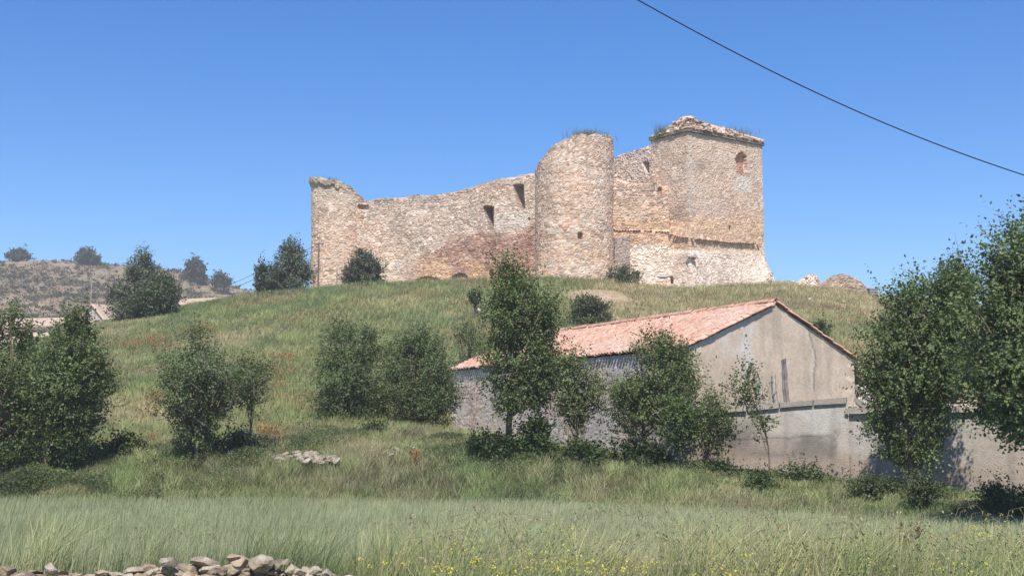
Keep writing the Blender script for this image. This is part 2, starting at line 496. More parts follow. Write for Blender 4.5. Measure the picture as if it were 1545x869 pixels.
def o_curt(c):
    f = c['front']; px, py = c['px'], c['py']
    def shade_wedge(xa, xb, xc, ya, yb):  # window recess carved to the slanting outline of the shade inside it
        t = np.clip((py - ya) / (yb - ya), 0, 1)
        arch = 3.0 * ((px - (xa + xb) / 2) / ((xb - xa) / 2)) ** 2
        return (px > xa + (xc - xa) * t) & (px < xb + .5 * t) & (py > ya + arch * .8) & (py < yb)
    m = shade_wedge(728.5, 745, 740, 310.5, 347) * 1.7 + shade_wedge(774, 791, 782, 277.5, 314) * 1.7
    m = m + boxmask(c, 540, 556, 309.5, 316, .4) * .5
    for xa, xb, yy in ((627, 665, 421), (683, 706, 416)):
        arch = (yy - 4) + 5 * ((px - (xa + xb) / 2) / ((xb - xa) / 2)) ** 2
        m = m + ((py > arch) & (px > xa) & (px < xb)) * .3
    m = m + boxmask(c, 797, 800, 328, 333, .4) * .4
    return m * f
topc = ztop_from_px([(530, 301), (545, 304), (562, 303), (578, 300), (612, 298), (625, 296), (655, 295), (700, 286), (715, 281), (760, 270), (790, 265), (810, 261)])
def curt_top(x, y, s):
    return topc(x, y, s)
cw = masonry('curtain_wall', loopC, ZB, curt_top, castle, colf=c_curt, openf=o_curt, seed=151, rag=.26, sw=.42, sh=.26, amp=.05, rough=.10, dz=.08)
adopt(cw, castle)
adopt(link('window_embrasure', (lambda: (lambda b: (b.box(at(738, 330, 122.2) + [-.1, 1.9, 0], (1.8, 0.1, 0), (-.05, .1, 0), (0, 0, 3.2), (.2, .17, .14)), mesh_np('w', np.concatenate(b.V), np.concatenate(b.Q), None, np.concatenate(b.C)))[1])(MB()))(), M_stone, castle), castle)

# --- keep
K0 = np.array([17.1, 118.0]); K1 = np.array([25.55, 124.15]); kd = np.array([-3.15, 3.75]); K3 = K0 + kd; K2 = K1 + kd
zk = at(1042, 199, 118.0)[2]
def c_keep(c):
    px, py = c['px'], c['py']
    col = stone_mix(c, PAL_TOWER)
    col = lerp(col, np.array([.60, .48, .38]), .22 + .35 * sst(patchy(c, .45, 41), .42, .6))     # old render still on
    n = sst(patchy(c, .3, 42), .42, .62)
    col = lerp(col, stone_mix(c, PAL_GREY), n * .45)
    gl = (1 - sst(px, 1030, 1046)) * (1 - sst(py, 290, 330))
    col = lerp(col, stone_mix(c, PAL_GREY), gl * .25)
    q = np.exp(-((px - 1042) / 5) ** 2) * (1 - sst(py, 330, 350))
    col = lerp(col, np.array([.50, .46, .40]), q * .45)
    rr = sst(py, 318, 335) * (1 - sst(py, 372, 384))
    col = lerp(col, stone_mix(c, PAL_OCHRE), rr * .65)
    pal = sst(py + 8 * (patchy(c, .6, 43) - .5), np.interp(px, [900, 950, 1160], [366, 371, 382]), np.interp(px, [900, 950, 1160], [370, 376, 387]))
    col = lerp(col, stone_mix(c, PAL_PALE, np.array([.6, .53, .43])), pal * .9)
    br = boxmask(c, 1111, 1122, 235, 266, 1.5) * c['front']
    col = lerp(col, stone_mix(c, [(.42, .20, .13), (.46, .24, .17), (.38, .19, .14)]), br * .85)
    wt = boxmask(c, 1108, 1135, 264, 290, 5) * sst(patchy(c, .9, 44), .4, .6)
    col = lerp(col, np.array([.64, .60, .54]), wt * .6)
    dk = np.exp(-((px - 1057) / 9) ** 2 - ((py - 252) / 10) ** 2) * .35
    return col * (1 - dk[..., None])
def o_keep(c):
    px, py = c['px'], c['py']; f = c['front']
    arch = 229 + 6 * np.abs((px - 1118) / 8)
    jag = 1.6 * (noise(py * .5, px * 0 + 3, 9) - .5)
    m = ((px > 1110 + jag) & (px < 1126 + jag) & (py > arch) & (py < 246)) * .55
    m = m + ((px > 1122) & (px < 1127 + jag) & (py >= 246) & (py < 260)) * .35
    m = m + ((px > 1043) & (px < 1049) & (py > 387.5) & (py < 394)) * .5
    m = m + ((px > 1003) & (px < 1017) & (py > 417) & (py < 428)) * .6
    ck = np.abs(px - 1101) < 1.3
    m = m + (ck & (py > 341) & (py < 352)) * .3
    return m * f
def b_keep(c):
    px, py = c['px'], c['py']
    flare = sst(py, 384, 432) * sst(px, 1120, 1160) * 1.0 + sst(py, 376, 384) * .12
    ero = -.25 * np.exp(-((py - 335) / 16) ** 2) * np.exp(-((px - 1015) / 30) ** 2)
    return flare + ero
kp = masonry('keep', ccw([K2, K3, K0, K1]), ZB, lambda x, y, s: np.full_like(x, zk), castle, colf=c_keep, openf=o_keep, batter=b_keep, seed=171, rag=.02, sw=.42, sh=.27, amp=.035, rough=.06, label='tall square keep with an overhanging stone cornice')
adopt(kp, castle)
kc = (K0 + K1 + K2 + K3) / 4
def grow(L, d):
    L = np.asarray(L, float); out = []
    n = len(L)
    for i in range(n):
        a = L[i] - L[i - 1]; b = L[(i + 1) % n] - L[i]
        a /= np.linalg.norm(a); b /= np.linalg.norm(b)
        na = np.array([a[1], -a[0]]); nb = np.array([b[1], -b[0]])
        m = na + nb; m /= (1 + na @ nb)
        out.append(L[i] + m * d)
    return np.array(out)
KL = ccw([K2, K3, K0, K1])
def c_corn_shade(c): return stone_mix(c, PAL_GREY) * .36  # cornice stone darkened: shade of the overhang painted into its colour
cn = masonry('cornice', grow(KL, .17), zk + .003, lambda x, y, s: np.full_like(x, zk + .34), kp, colf=c_corn_shade, seed=181, rag=.06, sw=.9, sh=.3, amp=.05, rough=.10)
crown_pts = [(985, 214), (996, 206), (1004, 199), (1015, 190), (1028, 182), (1040, 178), (1055, 181), (1070, 187), (1085, 190), (1100, 195), (1115, 200), (1130, 207), (1142, 212), (1156, 218)]
ctf = ztop_from_px(crown_pts)
def crown_top(x, y, s):
    return np.maximum(ctf(x, np.minimum(y, 124.2), s), zk + .42)
rc = masonry('rubble_crown', grow(KL, .02), zk + .345, crown_top, kp, colf=lambda c: stone_mix(c, [(.42, .37, .30), (.55, .50, .43), (.36, .29, .22), (.48, .40, .30)]), seed=191, rag=.5, sw=.5, sh=.3, amp=.22, rough=.22,
             batter=lambda c: -.12 * sst(c['Z'], zk + .3, zk + 1.2))

# --- upper wall between tower and keep, and the thicker lower wall in front of it
U0 = K3 + np.array([.45, -.35]); U1 = np.array([10.4, 127.2])
du = (U1 - U0) / np.linalg.norm(U1 - U0); nu = np.array([du[1], -du[0]])
if nu @ U0 > 0: nu = -nu
def o_up(c):
    px, py = c['px'], c['py']
    t = np.clip((py - 244) / 17, 0, 1); arch = 2.5 * ((px - 975) / 5) ** 2
    m = ((px > 969.5 + 4.5 * t) & (px < 980) & (py > 243 + arch) & (py < 261)) * 1.0
    m = m + ((np.abs(px - (991 - .12 * (py - 250))) < 1.8) & (py > 236) & (py < 278)) * .5
    return m * c['front']
def c_up(c):
    col = stone_mix(c, PAL_GREY)
    col = lerp(col, stone_mix(c, PAL_TOWER), .5) * 1.25; wt = boxmask(c, 950, 992, 228, 272, 8) * .5
    return dark_top(c, lerp(col, np.array([.58, .52, .44]), wt), .8, .4)
upt = ztop_from_px([(925, 241), (932, 237), (945, 231), (960, 227), (975, 223), (988, 218), (1000, 216)])
uw = masonry('link_wall', ccw([U0, U1, U1 - nu * 1.2, U0 - nu * 1.2]), ZB, upt, castle, colf=c_up, openf=o_up, seed=201, rag=.12, sw=.42, sh=.25, amp=.05, label='upper wall with a small arched window beside the keep')
adopt(uw, castle)
L0 = np.array([TC[0] + 3.2, 119.3]); L1 = K0 + kd * .55
dl = (L1 - L0) / np.linalg.norm(L1 - L0); nl = np.array([dl[1], -dl[0]])
if nl @ L0 > 0: nl = -nl
def c_low(c):
    px, py = c['px'], c['py']
    col = stone_mix(c, PAL_TOWER)
    g_ = (1 - sst(py, 300, 325)) * sst(patchy(c, .5, 51), .3, .55)
    col = lerp(col, stone_mix(c, [(.36, .32, .26), (.30, .26, .21), (.48, .43, .36), (.40, .30, .22)]), g_ * .8)
    pk = np.exp(-((py - 322) / 18) ** 2) * (1 - sst(px, 960, 985))
    col = lerp(col, np.array([.54, .41, .29]), pk * .6)
    rr = sst(py, 325, 340) * (1 - sst(py, 366, 374))
    col = lerp(col, stone_mix(c, PAL_OCHRE + PAL_RED[:2]), rr * .6)
    pal = sst(py + 8 * (patchy(c, .6, 43) - .5), 368, 374) * sst(px, 946, 954)
    col = lerp(col, stone_mix(c, PAL_PALE, np.array([.6, .53, .43])), pal * .9)
    return col
lowt = ztop_from_px([(915, 266), (930, 270), (942, 276), (960, 279), (978, 279), (990, 276), (1005, 282)])
lw = masonry('link_wall', ccw([L0, L1, L1 - nl * 1.6, L0 - nl * 1.6]), ZB, lowt, castle, colf=c_low, seed=211, rag=.15, sw=.42, sh=.25, amp=.06, rough=.12,
             openf=lambda c: c['front'] * ((np.abs(c['px'] - 995) < 2.2) & (c['py'] > 283) & (c['py'] < 296)) * .35,
             batter=lambda c: .18 * sst(c['py'], 346, 352), label='thicker lower wall filling the corner between round tower and keep')
adopt(lw, castle)
# grey buttress stub
b0 = L0 + dl * .65 + nl * .05
bt = masonry('buttress', ccw([b0, b0 + dl * 1.45, b0 + dl * 1.45 + nl * .5, b0 + nl * .5]), ZB, lambda x, y, s: np.full_like(x, at(940, 358, 119)[2]), castle,
             colf=lambda c: stone_mix(c, [(.30, .27, .24), (.36, .33, .29), (.25, .22, .19)], np.array([.33, .30, .26])), seed=221, rag=.12, amp=.05, rough=.05, sw=.25, sh=.16)
adopt(bt, castle)

# tile ledges (old roof lines left in the masonry)
def ledge(pts, Zs, nrm2, name='tile_ledge'):
    mb = MB()
    P = np.asarray(pts, float)
    tot = np.linalg.norm(P[1] - P[0]); n = int(tot / .27)
    for i in range(n):
        t = (i + .5) / n
        if R.random() < .06: continue
        p = P[0] + (P[1] - P[0]) * t; z = np.interp(t, np.linspace(0, 1, len(Zs)), Zs) + R.normal(0, .025)
        th = np.linspace(0, np.pi, 7)
        dd = (P[1] - P[0]) / tot
        out = .26 + R.normal(0, .03)
        prof = [(math.cos(a) * .135, math.sin(a) * .115) for a in th]
        inn = [(math.cos(a) * .105, math.sin(a) * .085) for a in th]
        V = []
        for k, o_ in enumerate((-.12, out)):
            for (a, b) in prof: V.append([p[0] + dd[0] * a + nrm2[0] * o_, p[1] + dd[1] * a + nrm2[1] * o_, z + b - .06 * k])
            for (a, b) in inn: V.append([p[0] + dd[0] * a + nrm2[0] * o_, p[1] + dd[1] * a + nrm2[1] * o_, z + b - .06 * k])
        Q = []
        for a in range(6):
            Q += [[a, a + 1, 15 + a, 14 + a], [7 + a, 21 + a, 22 + a, 8 + a], [14 + a, 15 + a, 22 + a, 21 + a]]
        mb.add(V, Q, None, np.array([.45, .30, .21]) * R.uniform(.75, 1.2))
    return mb.build(name, M_tile)
zl = lambda px, py, Y: at(px, py, Y)[2]
e1 = ledge([L0 + dl * .5 + nl * .1, L1 + nl * .1], [zl(930, 348, 119.3), zl(960, 348, 119.4), zl(990, 351, 120)], nl); e1.parent = lw; e1.location = (0, 0, 0)
kn = np.array([-kd[1], kd[0]]) / np.linalg.norm(kd); kn = kn if kn @ K0 < 0 else -kn
e2 = ledge([K0 + kd * .62 + kn * .05, K0 + kn * .05], [zl(1003, 352, 120.3), zl(1040, 360, 118.0)], kn); e2.parent = kp
kr = (K1 - K0) / np.linalg.norm(K1 - K0); kn2 = np.array([kr[1], -kr[0]]); kn2 = kn2 if kn2 @ K0 < 0 else -kn2
e3 = ledge([K0 + kr * .1 + kn2 * .05, K1 - kr * .9 + kn2 * .05], [zl(1046, 360, 118), zl(1085, 364, 120), zl(1145, 368, 123.5)], kn2); e3.parent = kp
# slab lintels in the pale lower wall
mb = MB(); p = at(1043, 387, 117.75); mb.box(p, (.9, .2, 0), (-.1, .35, 0), (0, 0, .14), (.42, .41, .40))
lt = mb.build('lintel_slab', M_rock); lt.parent = kp
mb = MB(); p = at(999, 417, 118.35); V, T = rock((1.4, .5, .45)); mb.add(V + p, None, T, (.40, .38, .36)); lt = mb.build('lintel_slab', M_rock); lt.parent = kp
# loose rubble spilled at the keep's outer corner
for k in range(26):
    a = R.uniform(0, 1)
    p = np.array([K1[0] + .2 + R.uniform(-.5, .9) * (1 - a * .6), K1[1] - .8 + R.uniform(-.5, .5), 16.2 + a * 1.9])
    V, T = rock((R.uniform(.3, .6), R.uniform(.3, .5), R.uniform(.2, .35)), 2); V = rotz(V, R.uniform(0, 6))
    link('fallen_stone', mesh_np('fallen_stone', V, None, T, np.broadcast_to(np.array([.6, .53, .44]) * R.uniform(.8, 1.1), V.shape)), M_rock, kp, p)

# ------------------------------------------------------------------ barn
zA = terr(*A)
zeA = at(1040, 521, A[1])[2]; zeB = at(1289, 541, B[1])[2]; zeD = at(690, 556, D[1])[2]
mid = (A + B) / 2; zR = at(1167, 458, mid[1])[2]
zR2 = at(815, 508, ((D + Cc) / 2)[1])[2]
barn = thing('stone_barn', 'old stone barn with a red tiled roof and plastered gable below the castle', 'barn', (A[0], A[1], zA))
BL = -Vector(barn.location)
def bpart(o):
    if o.parent is None or o.parent == barn: o.parent = barn; o.location = BL
    return o
tkn = .55
en = np.array([-eu[1], eu[0]]); en = en if en @ gu < 0 else -en     # outward normal of eave wall
gn = np.array([-gu[1], gu[0]]); gn = gn if gn @ eu < 0 else -gn
def c_side(c):
    col = stone_mix(c, [(.50, .44, .385), (.45, .39, .34), (.56, .50, .45), (.40, .33, .28)], np.array([.52, .46, .41]))
    pl = sst(patchy(c, .5, 61), .33, .48)
    col = lerp(col, np.array([.56, .51, .46]), pl * .8)
    st = sst(patchy(c, 1.1, 62), .55, .7)
    return col * (1 - .25 * st[..., None])
def side_top(x, y, s):
    a, b = barn_ab(x, y); return zeA + (zeD - zeA) * np.clip(a / eL, 0, 1) - .12
sw_ = masonry('side_wall', ccw([A + eu * (tkn + .02), D, D + gu * tkn, A + gu * tkn + eu * (tkn + .02)]), zA - 1.2, side_top, barn, mat=M_plaster, colf=c_side, seed=301, rag=0, sw=.38, sh=.2, amp=.012, rough=.04)
bpart(sw_)
def c_gable(c):
    px, py = c['px'], c['py']
    col = np.broadcast_to(np.array([.62, .505, .385]), c['Z'].shape + (3,))
    n = patchy(c, .5, 71)[..., None]
    col = col * (.78 + .44 * n) * (.9 + .2 * patchy(c, 2.4, 78)[..., None])
    st_ = sst(fbm(c['S'] * 2.2, c['Z'] * .3, 79, 4), .52, .7); col = col * (1 - .14 * st_[..., None])
    wt = np.exp(-((px - 1128 - 3 * np.sin(py * .13)) / 8) ** 2) * (1 - sst(py, 555, 580)) * sst(py, 478, 492)
    wt = wt + boxmask(c, 1085, 1130, 495, 535, 10) * .5 * sst(patchy(c, 1.2, 72), .4, .6)
    col = lerp(col, np.array([.68, .64, .59]), np.clip(wt, 0, 1) * .75)
    lt = boxmask(c, 1228, 1252, 572, 590, 8) * .5
    col = lerp(col, np.array([.52, .43, .33]), lt)
    cx = np.interp(py, [480, 505, 540, 575, 590], [1212, 1222, 1231, 1228, 1229]) + 3 * (noise(py * .4, py * 0, 3) - .5)
    ck = np.exp(-((px - cx) / 1.1) ** 2) * sst(py, 482, 490) * (1 - sst(py, 586, 592))
    ckl = np.exp(-((px - cx + 3) / 2.2) ** 2) * sst(py, 482, 490) * (1 - sst(py, 586, 592))
    col = lerp(col, np.array([.66, .60, .53]), ckl * .6)
    col = col * (1 - .55 * ck[..., None])
    for (qx, qy, qw, qh) in ((1284, 552, 5, 3), (1283, 570, 6, 5), (1281, 590, 7, 4), (1050, 527, 12, 6), (1043, 545, 6, 8), (1055, 560, 9, 6), (1046, 578, 7, 6)):
        m = np.clip(1.6 - np.hypot((px - qx) / qw, (py - qy) / qh) + .5 * (noise(px * .3, py * .3, 8) - .5), 0, 1)
        m = sst(m, .3, .9)
        col = lerp(col, np.array([.70, .61, .46]) * (.8 + .4 * noise(px * .2, py * .3, 12))[..., None], m * .9)
    return col
def gable_top(x, y, s):
    a, b = barn_ab(x, y); t = np.clip(b / gL, 0, 1)
    return np.where(t < .5, zeA + (zR - zeA) * t * 2, zeB + (zR - zeB) * (1 - t) * 2) - .06
gw = masonry('gable_wall', ccw([A, B, B + eu * tkn, A + eu * tkn]), zA - 1.5, gable_top, barn, mat=M_plaster, colf=c_gable, seed=311, rag=0, sw=.6, sh=.35, amp=.0, rough=.03, ds=.06, dz=.06)
bpart(gw)
def bgable_top(x, y, s):
    a, b = barn_ab(x, y); t = np.clip(b / gL, 0, 1)
    return zeD + (zR2 - zeD) * (1 - np.abs(2 * t - 1)) - .06
rg_ = masonry('gable_wall', ccw([D + eu * .02, Cc + eu * .02, Cc + eu * tkn, D + eu * tkn]), zA - 1.5, bgable_top, barn, mat=M_plaster, colf=c_side, seed=312, rag=0, ds=.2, dz=.2)
bpart(rg_)
rw = masonry('rear_wall', ccw([B + eu * (tkn + .02), Cc, Cc - gu * tkn, B - gu * tkn + eu * (tkn + .02)]), zA - 1.2, lambda x, y, s: np.full_like(x, min(zeB, zeD) - .12), barn, mat=M_plaster, colf=c_side, seed=313, rag=0, ds=.2, dz=.2)
bpart(rw)

def P3(p, z): return np.array([p[0], p[1], z])
def tile_slope(R0, R1, E0, E1, seed):
    """barrel-tile slope between ridge R0-R1 and eave E0-E1"""
    La = np.linalg.norm(R1 - R0); S = np.linalg.norm(E0 - R0)
    na = int(La / .034); nd = int(S / .055)
    a = np.linspace(0, 1, na + 1); d = np.linspace(0, 1, nd + 1)
    Aa, Dd = np.meshgrid(a, d, indexing='ij')
    Pm = (R0 + (R1 - R0) * Aa[..., None]) * (1 - Dd[..., None]) + (E0 + (E1 - E0) * Aa[..., None]) * Dd[..., None]
    nn = np.cross(R1 - R0, E0 - R0); nn /= np.linalg.norm(nn); nn = nn if nn[2] > 0 else -nn
    sag_ = -.16 * np.sin(np.pi * Aa) * np.sin(np.pi * np.clip(Dd, 0, 1)) + .10 * (fbm(Aa * 7, Dd * 3, seed, 3) - .5)
    am = Aa * La; dm = Dd * S
    rowj = .06 * (hsh(np.floor(am / .24), 0 * am, seed) - .5)
    colw = am + .03 * (noise(dm * 1.5, np.floor(am / .24), seed + 2) - .5)
    cu = colw / .24; ci = np.floor(cu); f = cu - ci
    du_ = (dm + rowj * 3) / .36; cj = np.floor(du_); g_ = du_ - cj
    cov = f < .62
    arch = np.where(cov, .095 * np.sqrt(np.clip(1 - ((f - .31) / .31) ** 2, 0, 1)), -.035 * np.sqrt(np.clip(1 - ((f - .81) / .19) ** 2, 0, 1)))
    rr = hsh(ci, cj, seed + 4); rr2 = hsh(ci, cj, seed + 5); k3 = hsh(ci * 2 + cov, cj, seed + 6)
    step = .05 * g_ + .035 * (rr - .5)
    h = arch + step + sag_
    V = Pm + nn * h[..., None]
    dn_ = (E0 - R0) / S
    V = V + dn_ * (np.where(cov & (Dd > .995), .12 + .04 * (rr - .5), 0))[..., None]
    pal = np.array([(.55, .27, .18), (.60, .33, .23), (.50, .22, .15), (.62, .40, .30), (.46, .26, .19), (.58, .30, .20)])
    c = pal[np.minimum((k3 * 6).astype(int), 5)] * (.8 + .4 * rr2)[..., None]
    c = c * .75 + np.array([.56, .44, .36]) * .25
    lich = sst(fbm(am * .35, dm * .5, seed + 9, 4), .52, .68)
    c = lerp(c, np.array([.52, .40, .32]), lich * .6)
    dirt = (rr > .93) * .5
    c = lerp(c, np.array([.25, .18, .14]), dirt)
    ii = np.arange(V.shape[0] * V.shape[1]).reshape(V.shape[:2])
    Q = np.stack([ii[:-1, :-1], ii[1:, :-1], ii[1:, 1:], ii[:-1, 1:]], -1).reshape(-1, 4)
    n = ii.size
    V2 = V - nn * .022
    Q2 = Q[:, ::-1] + n
    eb = np.stack([ii[:-1, -1], ii[1:, -1], ii[1:, -1] + n, ii[:-1, -1] + n], -1)
    s0 = np.stack([ii[0, :-1], ii[0, 1:], ii[0, 1:] + n, ii[0, :-1] + n], -1)
    s1 = np.stack([ii[-1, :-1], ii[-1, 1:], ii[-1, 1:] + n, ii[-1, :-1] + n], -1)
    return np.concatenate([V.reshape(-1, 3), V2.reshape(-1, 3)]), np.concatenate([Q, Q2, eb, s0, s1]), np.concatenate([c.reshape(-1, 3), c.reshape(-1, 3) * .8])

midD = (D + Cc) / 2
R0 = P3(mid - eu * .04, zR + .02); R1 = P3(midD + eu * .6, zR2 + .02)
def ext(Rp, Ep, k): return Rp + (Ep - Rp) * k
EA = P3(A - eu * .04, zeA); ED = P3(D + eu * .6, zeD); EB = P3(B - eu * .04, zeB); EC = P3(Cc + eu * .6, zeD)
k = 1 + .10 / np.linalg.norm(EA - R0)
mb = MB()
V, Q, C = tile_slope(R0, R1, ext(R0, EA, k), ext(R1, ED, k), 401); mb.add(V, Q, None, C)
roof = bpart(mb.build('roof', M_tile)); roof['label'] = 'sagging pink red barrel tile roof'
mb = MB()
V, Q, C = tile_slope(R0, R1, ext(R0, EB, k), ext(R1, EC, k), 402); mb.add(V, Q, None, C)
roof2 = bpart(mb.build('roof', M_tile))
# ridge and verge tiles
def tile_run(p0, p1, r=.13, step=.36, parent=None, name='ridge_tile', lift=.07, tone=1.0):
    mb = MB(); L_ = np.linalg.norm(p1 - p0); n = int(L_ / step); dd = (p1 - p0) / L_
    sd = np.cross(dd, [0, 0, 1]); sd /= np.linalg.norm(sd); up = np.cross(sd, dd)
    th = np.linspace(-.15, np.pi + .15, 9)
    for i in range(n):
        a = p0 + dd * (i * step - .03) ; b = p0 + dd * ((i + 1) * step + .05)
        j = R.normal(0, .012, 3)
        V = []
        for q, rr_, z_ in ((a, r * 1.05, .02), (b, r * .9, 0)):
            for t in th: V.append(q + sd * math.cos(t) * rr_ + up * (math.sin(t) * rr_ * .85 + lift + z_) + j)
            for t in th: V.append(q + sd * math.cos(t) * (rr_ - .02) + up * (math.sin(t) * (rr_ - .02) * .85 + lift + z_) + j)
        Q = []
        for m in range(8): Q += [[m, m + 1, 19 + m, 18 + m], [9 + m, 27 + m, 28 + m, 10 + m], [m, 9 + m, 10 + m, m + 1], [18 + m, 19 + m, 28 + m, 27 + m]]
        mb.add(V, Q, None, np.array([.60, .36, .26]) * R.uniform(.8, 1.15) * tone)
    o = mb.build(name, M_tile); o.parent = parent
    return o
tile_run(R0, R1, .15, .38, roof, 'ridge_tile', .06)
tile_run(ext(R0, EA, k), R0, .10, .36, roof, 'verge_tile', .03, 1.1)
tile_run(ext(R0, EB, k), R0, .085, .36, roof2, 'verge_tile', .02, 1.15)
# eave stones under the tiles
# ------------------------------------------------------------------ yard wall
Y0 = at(1030, 600, 45.6); Y1 = at(1279, 600, 44.0); Y2 = at(1700, 600, 40.2)
yard = thing('yard_wall', 'long grey rendered yard wall with stepped concrete coping in front of the barn', 'wall', (Y0[0], Y0[1], terr(Y0[0], Y0[1])))
def c_yard(c):
    px, py, z = c['px'], c['py'], c['Z']
    col = np.broadcast_to(np.array([.46, .415, .36]), z.shape + (3,)) * (.62 + .76 * patchy(c, .45, 81))[..., None]
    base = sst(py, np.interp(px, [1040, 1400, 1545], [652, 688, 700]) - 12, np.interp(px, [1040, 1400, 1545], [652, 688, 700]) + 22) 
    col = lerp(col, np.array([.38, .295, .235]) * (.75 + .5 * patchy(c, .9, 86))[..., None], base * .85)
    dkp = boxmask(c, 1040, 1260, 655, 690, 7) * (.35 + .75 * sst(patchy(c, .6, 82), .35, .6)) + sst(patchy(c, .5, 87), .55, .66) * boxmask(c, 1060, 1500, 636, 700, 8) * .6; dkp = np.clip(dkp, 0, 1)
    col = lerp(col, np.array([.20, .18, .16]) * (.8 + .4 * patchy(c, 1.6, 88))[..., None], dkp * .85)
    wt = sst(patchy(c, .8, 83), .55, .68) * (1 - base)
    col = lerp(col, np.array([.52, .50, .47]), wt * .55)
    r2 = sst(px, 1255, 1285) * (1 - base)
    col = lerp(col, np.array([.44, .41, .375]), r2 * .6)
    rp = sst(px, 1400, 1480) * sst(patchy(c, .3, 84), .35, .6)
    col = lerp(col, np.array([.40, .335, .27]), rp * .7)
    sm = sst(fbm(c['S'] * 3, c['Z'] * .35, 85, 3), .56, .72)
    col = col * (1 - .16 * sm[..., None])
    jn = np.exp(-((py - np.interp(px, [1100, 1250], [664, 658]) - 3 * (noise(px * .1, px * 0, 4) - .5)) / 1.3) ** 2) * sst(px, 1090, 1120) * (1 - sst(px, 1240, 1262))
    col = col * (1 - .4 * jn[..., None])
    ck = np.exp(-((px - 1262 - 2.5 * np.sin(py * .5)) / .9) ** 2) * boxmask(c, 1255, 1270, 648, 676, 3)
    return col * (1 - .55 * ck[..., None])
yt1 = ztop_from_px([(1000, 628), (1060, 624), (1280, 606)])
yt2 = ztop_from_px([(1270, 624), (1335, 623), (1450, 622), (1800, 620)])
yd = (Y1 - Y0)[:2]; yd /= np.linalg.norm(yd); yn = np.array([yd[1], -yd[0]]); yn = yn if yn @ Y0[:2] < 0 else -yn
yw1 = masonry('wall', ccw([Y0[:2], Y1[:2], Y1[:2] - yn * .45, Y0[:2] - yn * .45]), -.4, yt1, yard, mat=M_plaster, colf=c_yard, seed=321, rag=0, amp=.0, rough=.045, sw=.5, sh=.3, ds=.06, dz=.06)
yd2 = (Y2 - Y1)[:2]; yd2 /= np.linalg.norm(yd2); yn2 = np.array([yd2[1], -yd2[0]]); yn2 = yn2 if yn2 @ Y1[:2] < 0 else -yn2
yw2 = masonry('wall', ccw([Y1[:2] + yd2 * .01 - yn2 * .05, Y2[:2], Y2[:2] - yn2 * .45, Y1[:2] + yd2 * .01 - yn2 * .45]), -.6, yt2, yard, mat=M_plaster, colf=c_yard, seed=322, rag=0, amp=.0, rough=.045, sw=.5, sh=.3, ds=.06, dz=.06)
def coping(p0, p1, z0, z1, n2, h=.2):
    mb = MB(); L_ = np.linalg.norm(p1 - p0); n = max(1, int(L_ / 1.1)); dd = (p1 - p0) / L_
    for i in range(n):
        a = i / n; b = (i + 1) / n - .006
        m = (a + b) / 2; p = p0 + (p1 - p0) * m; z = z0 + (z1 - z0) * m
        ax = P3(dd * L_ * (b - a), (z1 - z0) * (b - a))
        mb.box(P3(p - n2 * .2, z + h / 2) + R.normal(0, .006, 3), ax, P3(-n2 * .62, 0), (0, 0, h), np.array([.40, .36, .30]) * R.uniform(.88, 1.1), .008)
    return mb.build('coping', M_plaster)
tops = lambda f, p: float(f(np.array([p[0]]), np.array([p[1]]), 0)[0])
cps = [coping(Y0[:2], Y1[:2], tops(yt1, Y0) + .003, tops(yt1, Y1) + .003, yn), coping(Y1[:2] - yd2 * .1, Y2[:2], tops(yt2, Y1) + .003, tops(yt2, Y2) + .003, yn2)]
# keep copings from crossing: lower one butts below the upper one's end
for o in cps + [yw1, yw2]:
    o.parent = yard; o.location = -Vector(yard.location)

# dry stone retaining wall behind the barn
def c_dry(c): return stone_mix(c, [(.50, .42, .31), (.44, .36, .27), (.56, .49, .39), (.38, .30, .22)], np.array([.2, .16, .12]), .5)
S0 = B + np.array([.25, .35]); S1 = np.array([22.0, 52.5])
dsw = thing('dry_stone_wall', 'tan dry stone retaining wall behind the right end of the barn', 'wall', (S0[0], S0[1], 1.2))
q = masonry('stonework', ccw([S0, S1, S1 + [0, .8], S0 + [0, .8]]), .5, lambda x, y, s: np.full_like(x, at(1310, 537, 52.4)[2]), dsw, colf=c_dry, seed=331, rag=.12, sw=.36, sh=.17, amp=.08, rough=.1, ds=.06, dz=.05, mat=M_rock)
q.location = -Vector(dsw.location)

# stakes leaning behind the yard wall
def stake(px0, px1, ptop, Y, w, th, label, seed, crook=.03):
    a = at(px0, 628, Y); b = at(px1, ptop, Y + .25)
    mb = MB(); n = 12
    P = a + (b - a) * np.linspace(0, 1, n)[:, None]
    P[:, 0] += crook * np.sin(np.linspace(0, 5, n) + seed); P[:, 1] += crook * np.cos(np.linspace(0, 4, n) * 1.3 + seed)
    r = w * (1.0 - .25 * np.linspace(0, 1, n)) * (1 + .12 * np.sin(np.arange(n) * 2.1 + seed))
    gr_ = np.concatenate([np.tile(np.random.default_rng(seed).uniform(.45, 1.7, 9), n), [1, 1]]) * np.random.default_rng(seed + 9).uniform(.8, 1.2, n * 9 + 2)
    mb.tube(P, r, 9, np.array([.31, .28, .25]) * th * gr_[:, None])
    o = mb.build('wooden_stake', M_wood, None, a)
    o.location = [float(v) for v in a]
    # slanting broken tip
    V = np.array([v.co[:] for v in o.data.vertices]); top = V[:, 2] > V[:, 2].max() - .12
    for i in np.nonzero(top)[0]: o.data.vertices[i].co.z += .35 * (V[i, 0] - V[top][:, 0].mean()) + R.normal(0, .015)
    tag(o, label, 'stake', 'weathered stakes behind the yard wall')
stake(1149, 1145, 575, 45.55, .125, 1.0, 'shortest thick grey stake behind the yard wall, beside thin sticks', 1)
stake(1174, 1166, 567, 45.6, .115, .85, 'mid height grey stake with a slanting top behind the yard wall', 2)
stake(1191, 1181, 542, 45.7, .125, .75, 'tallest weathered grey stake leaning behind the yard wall', 3)
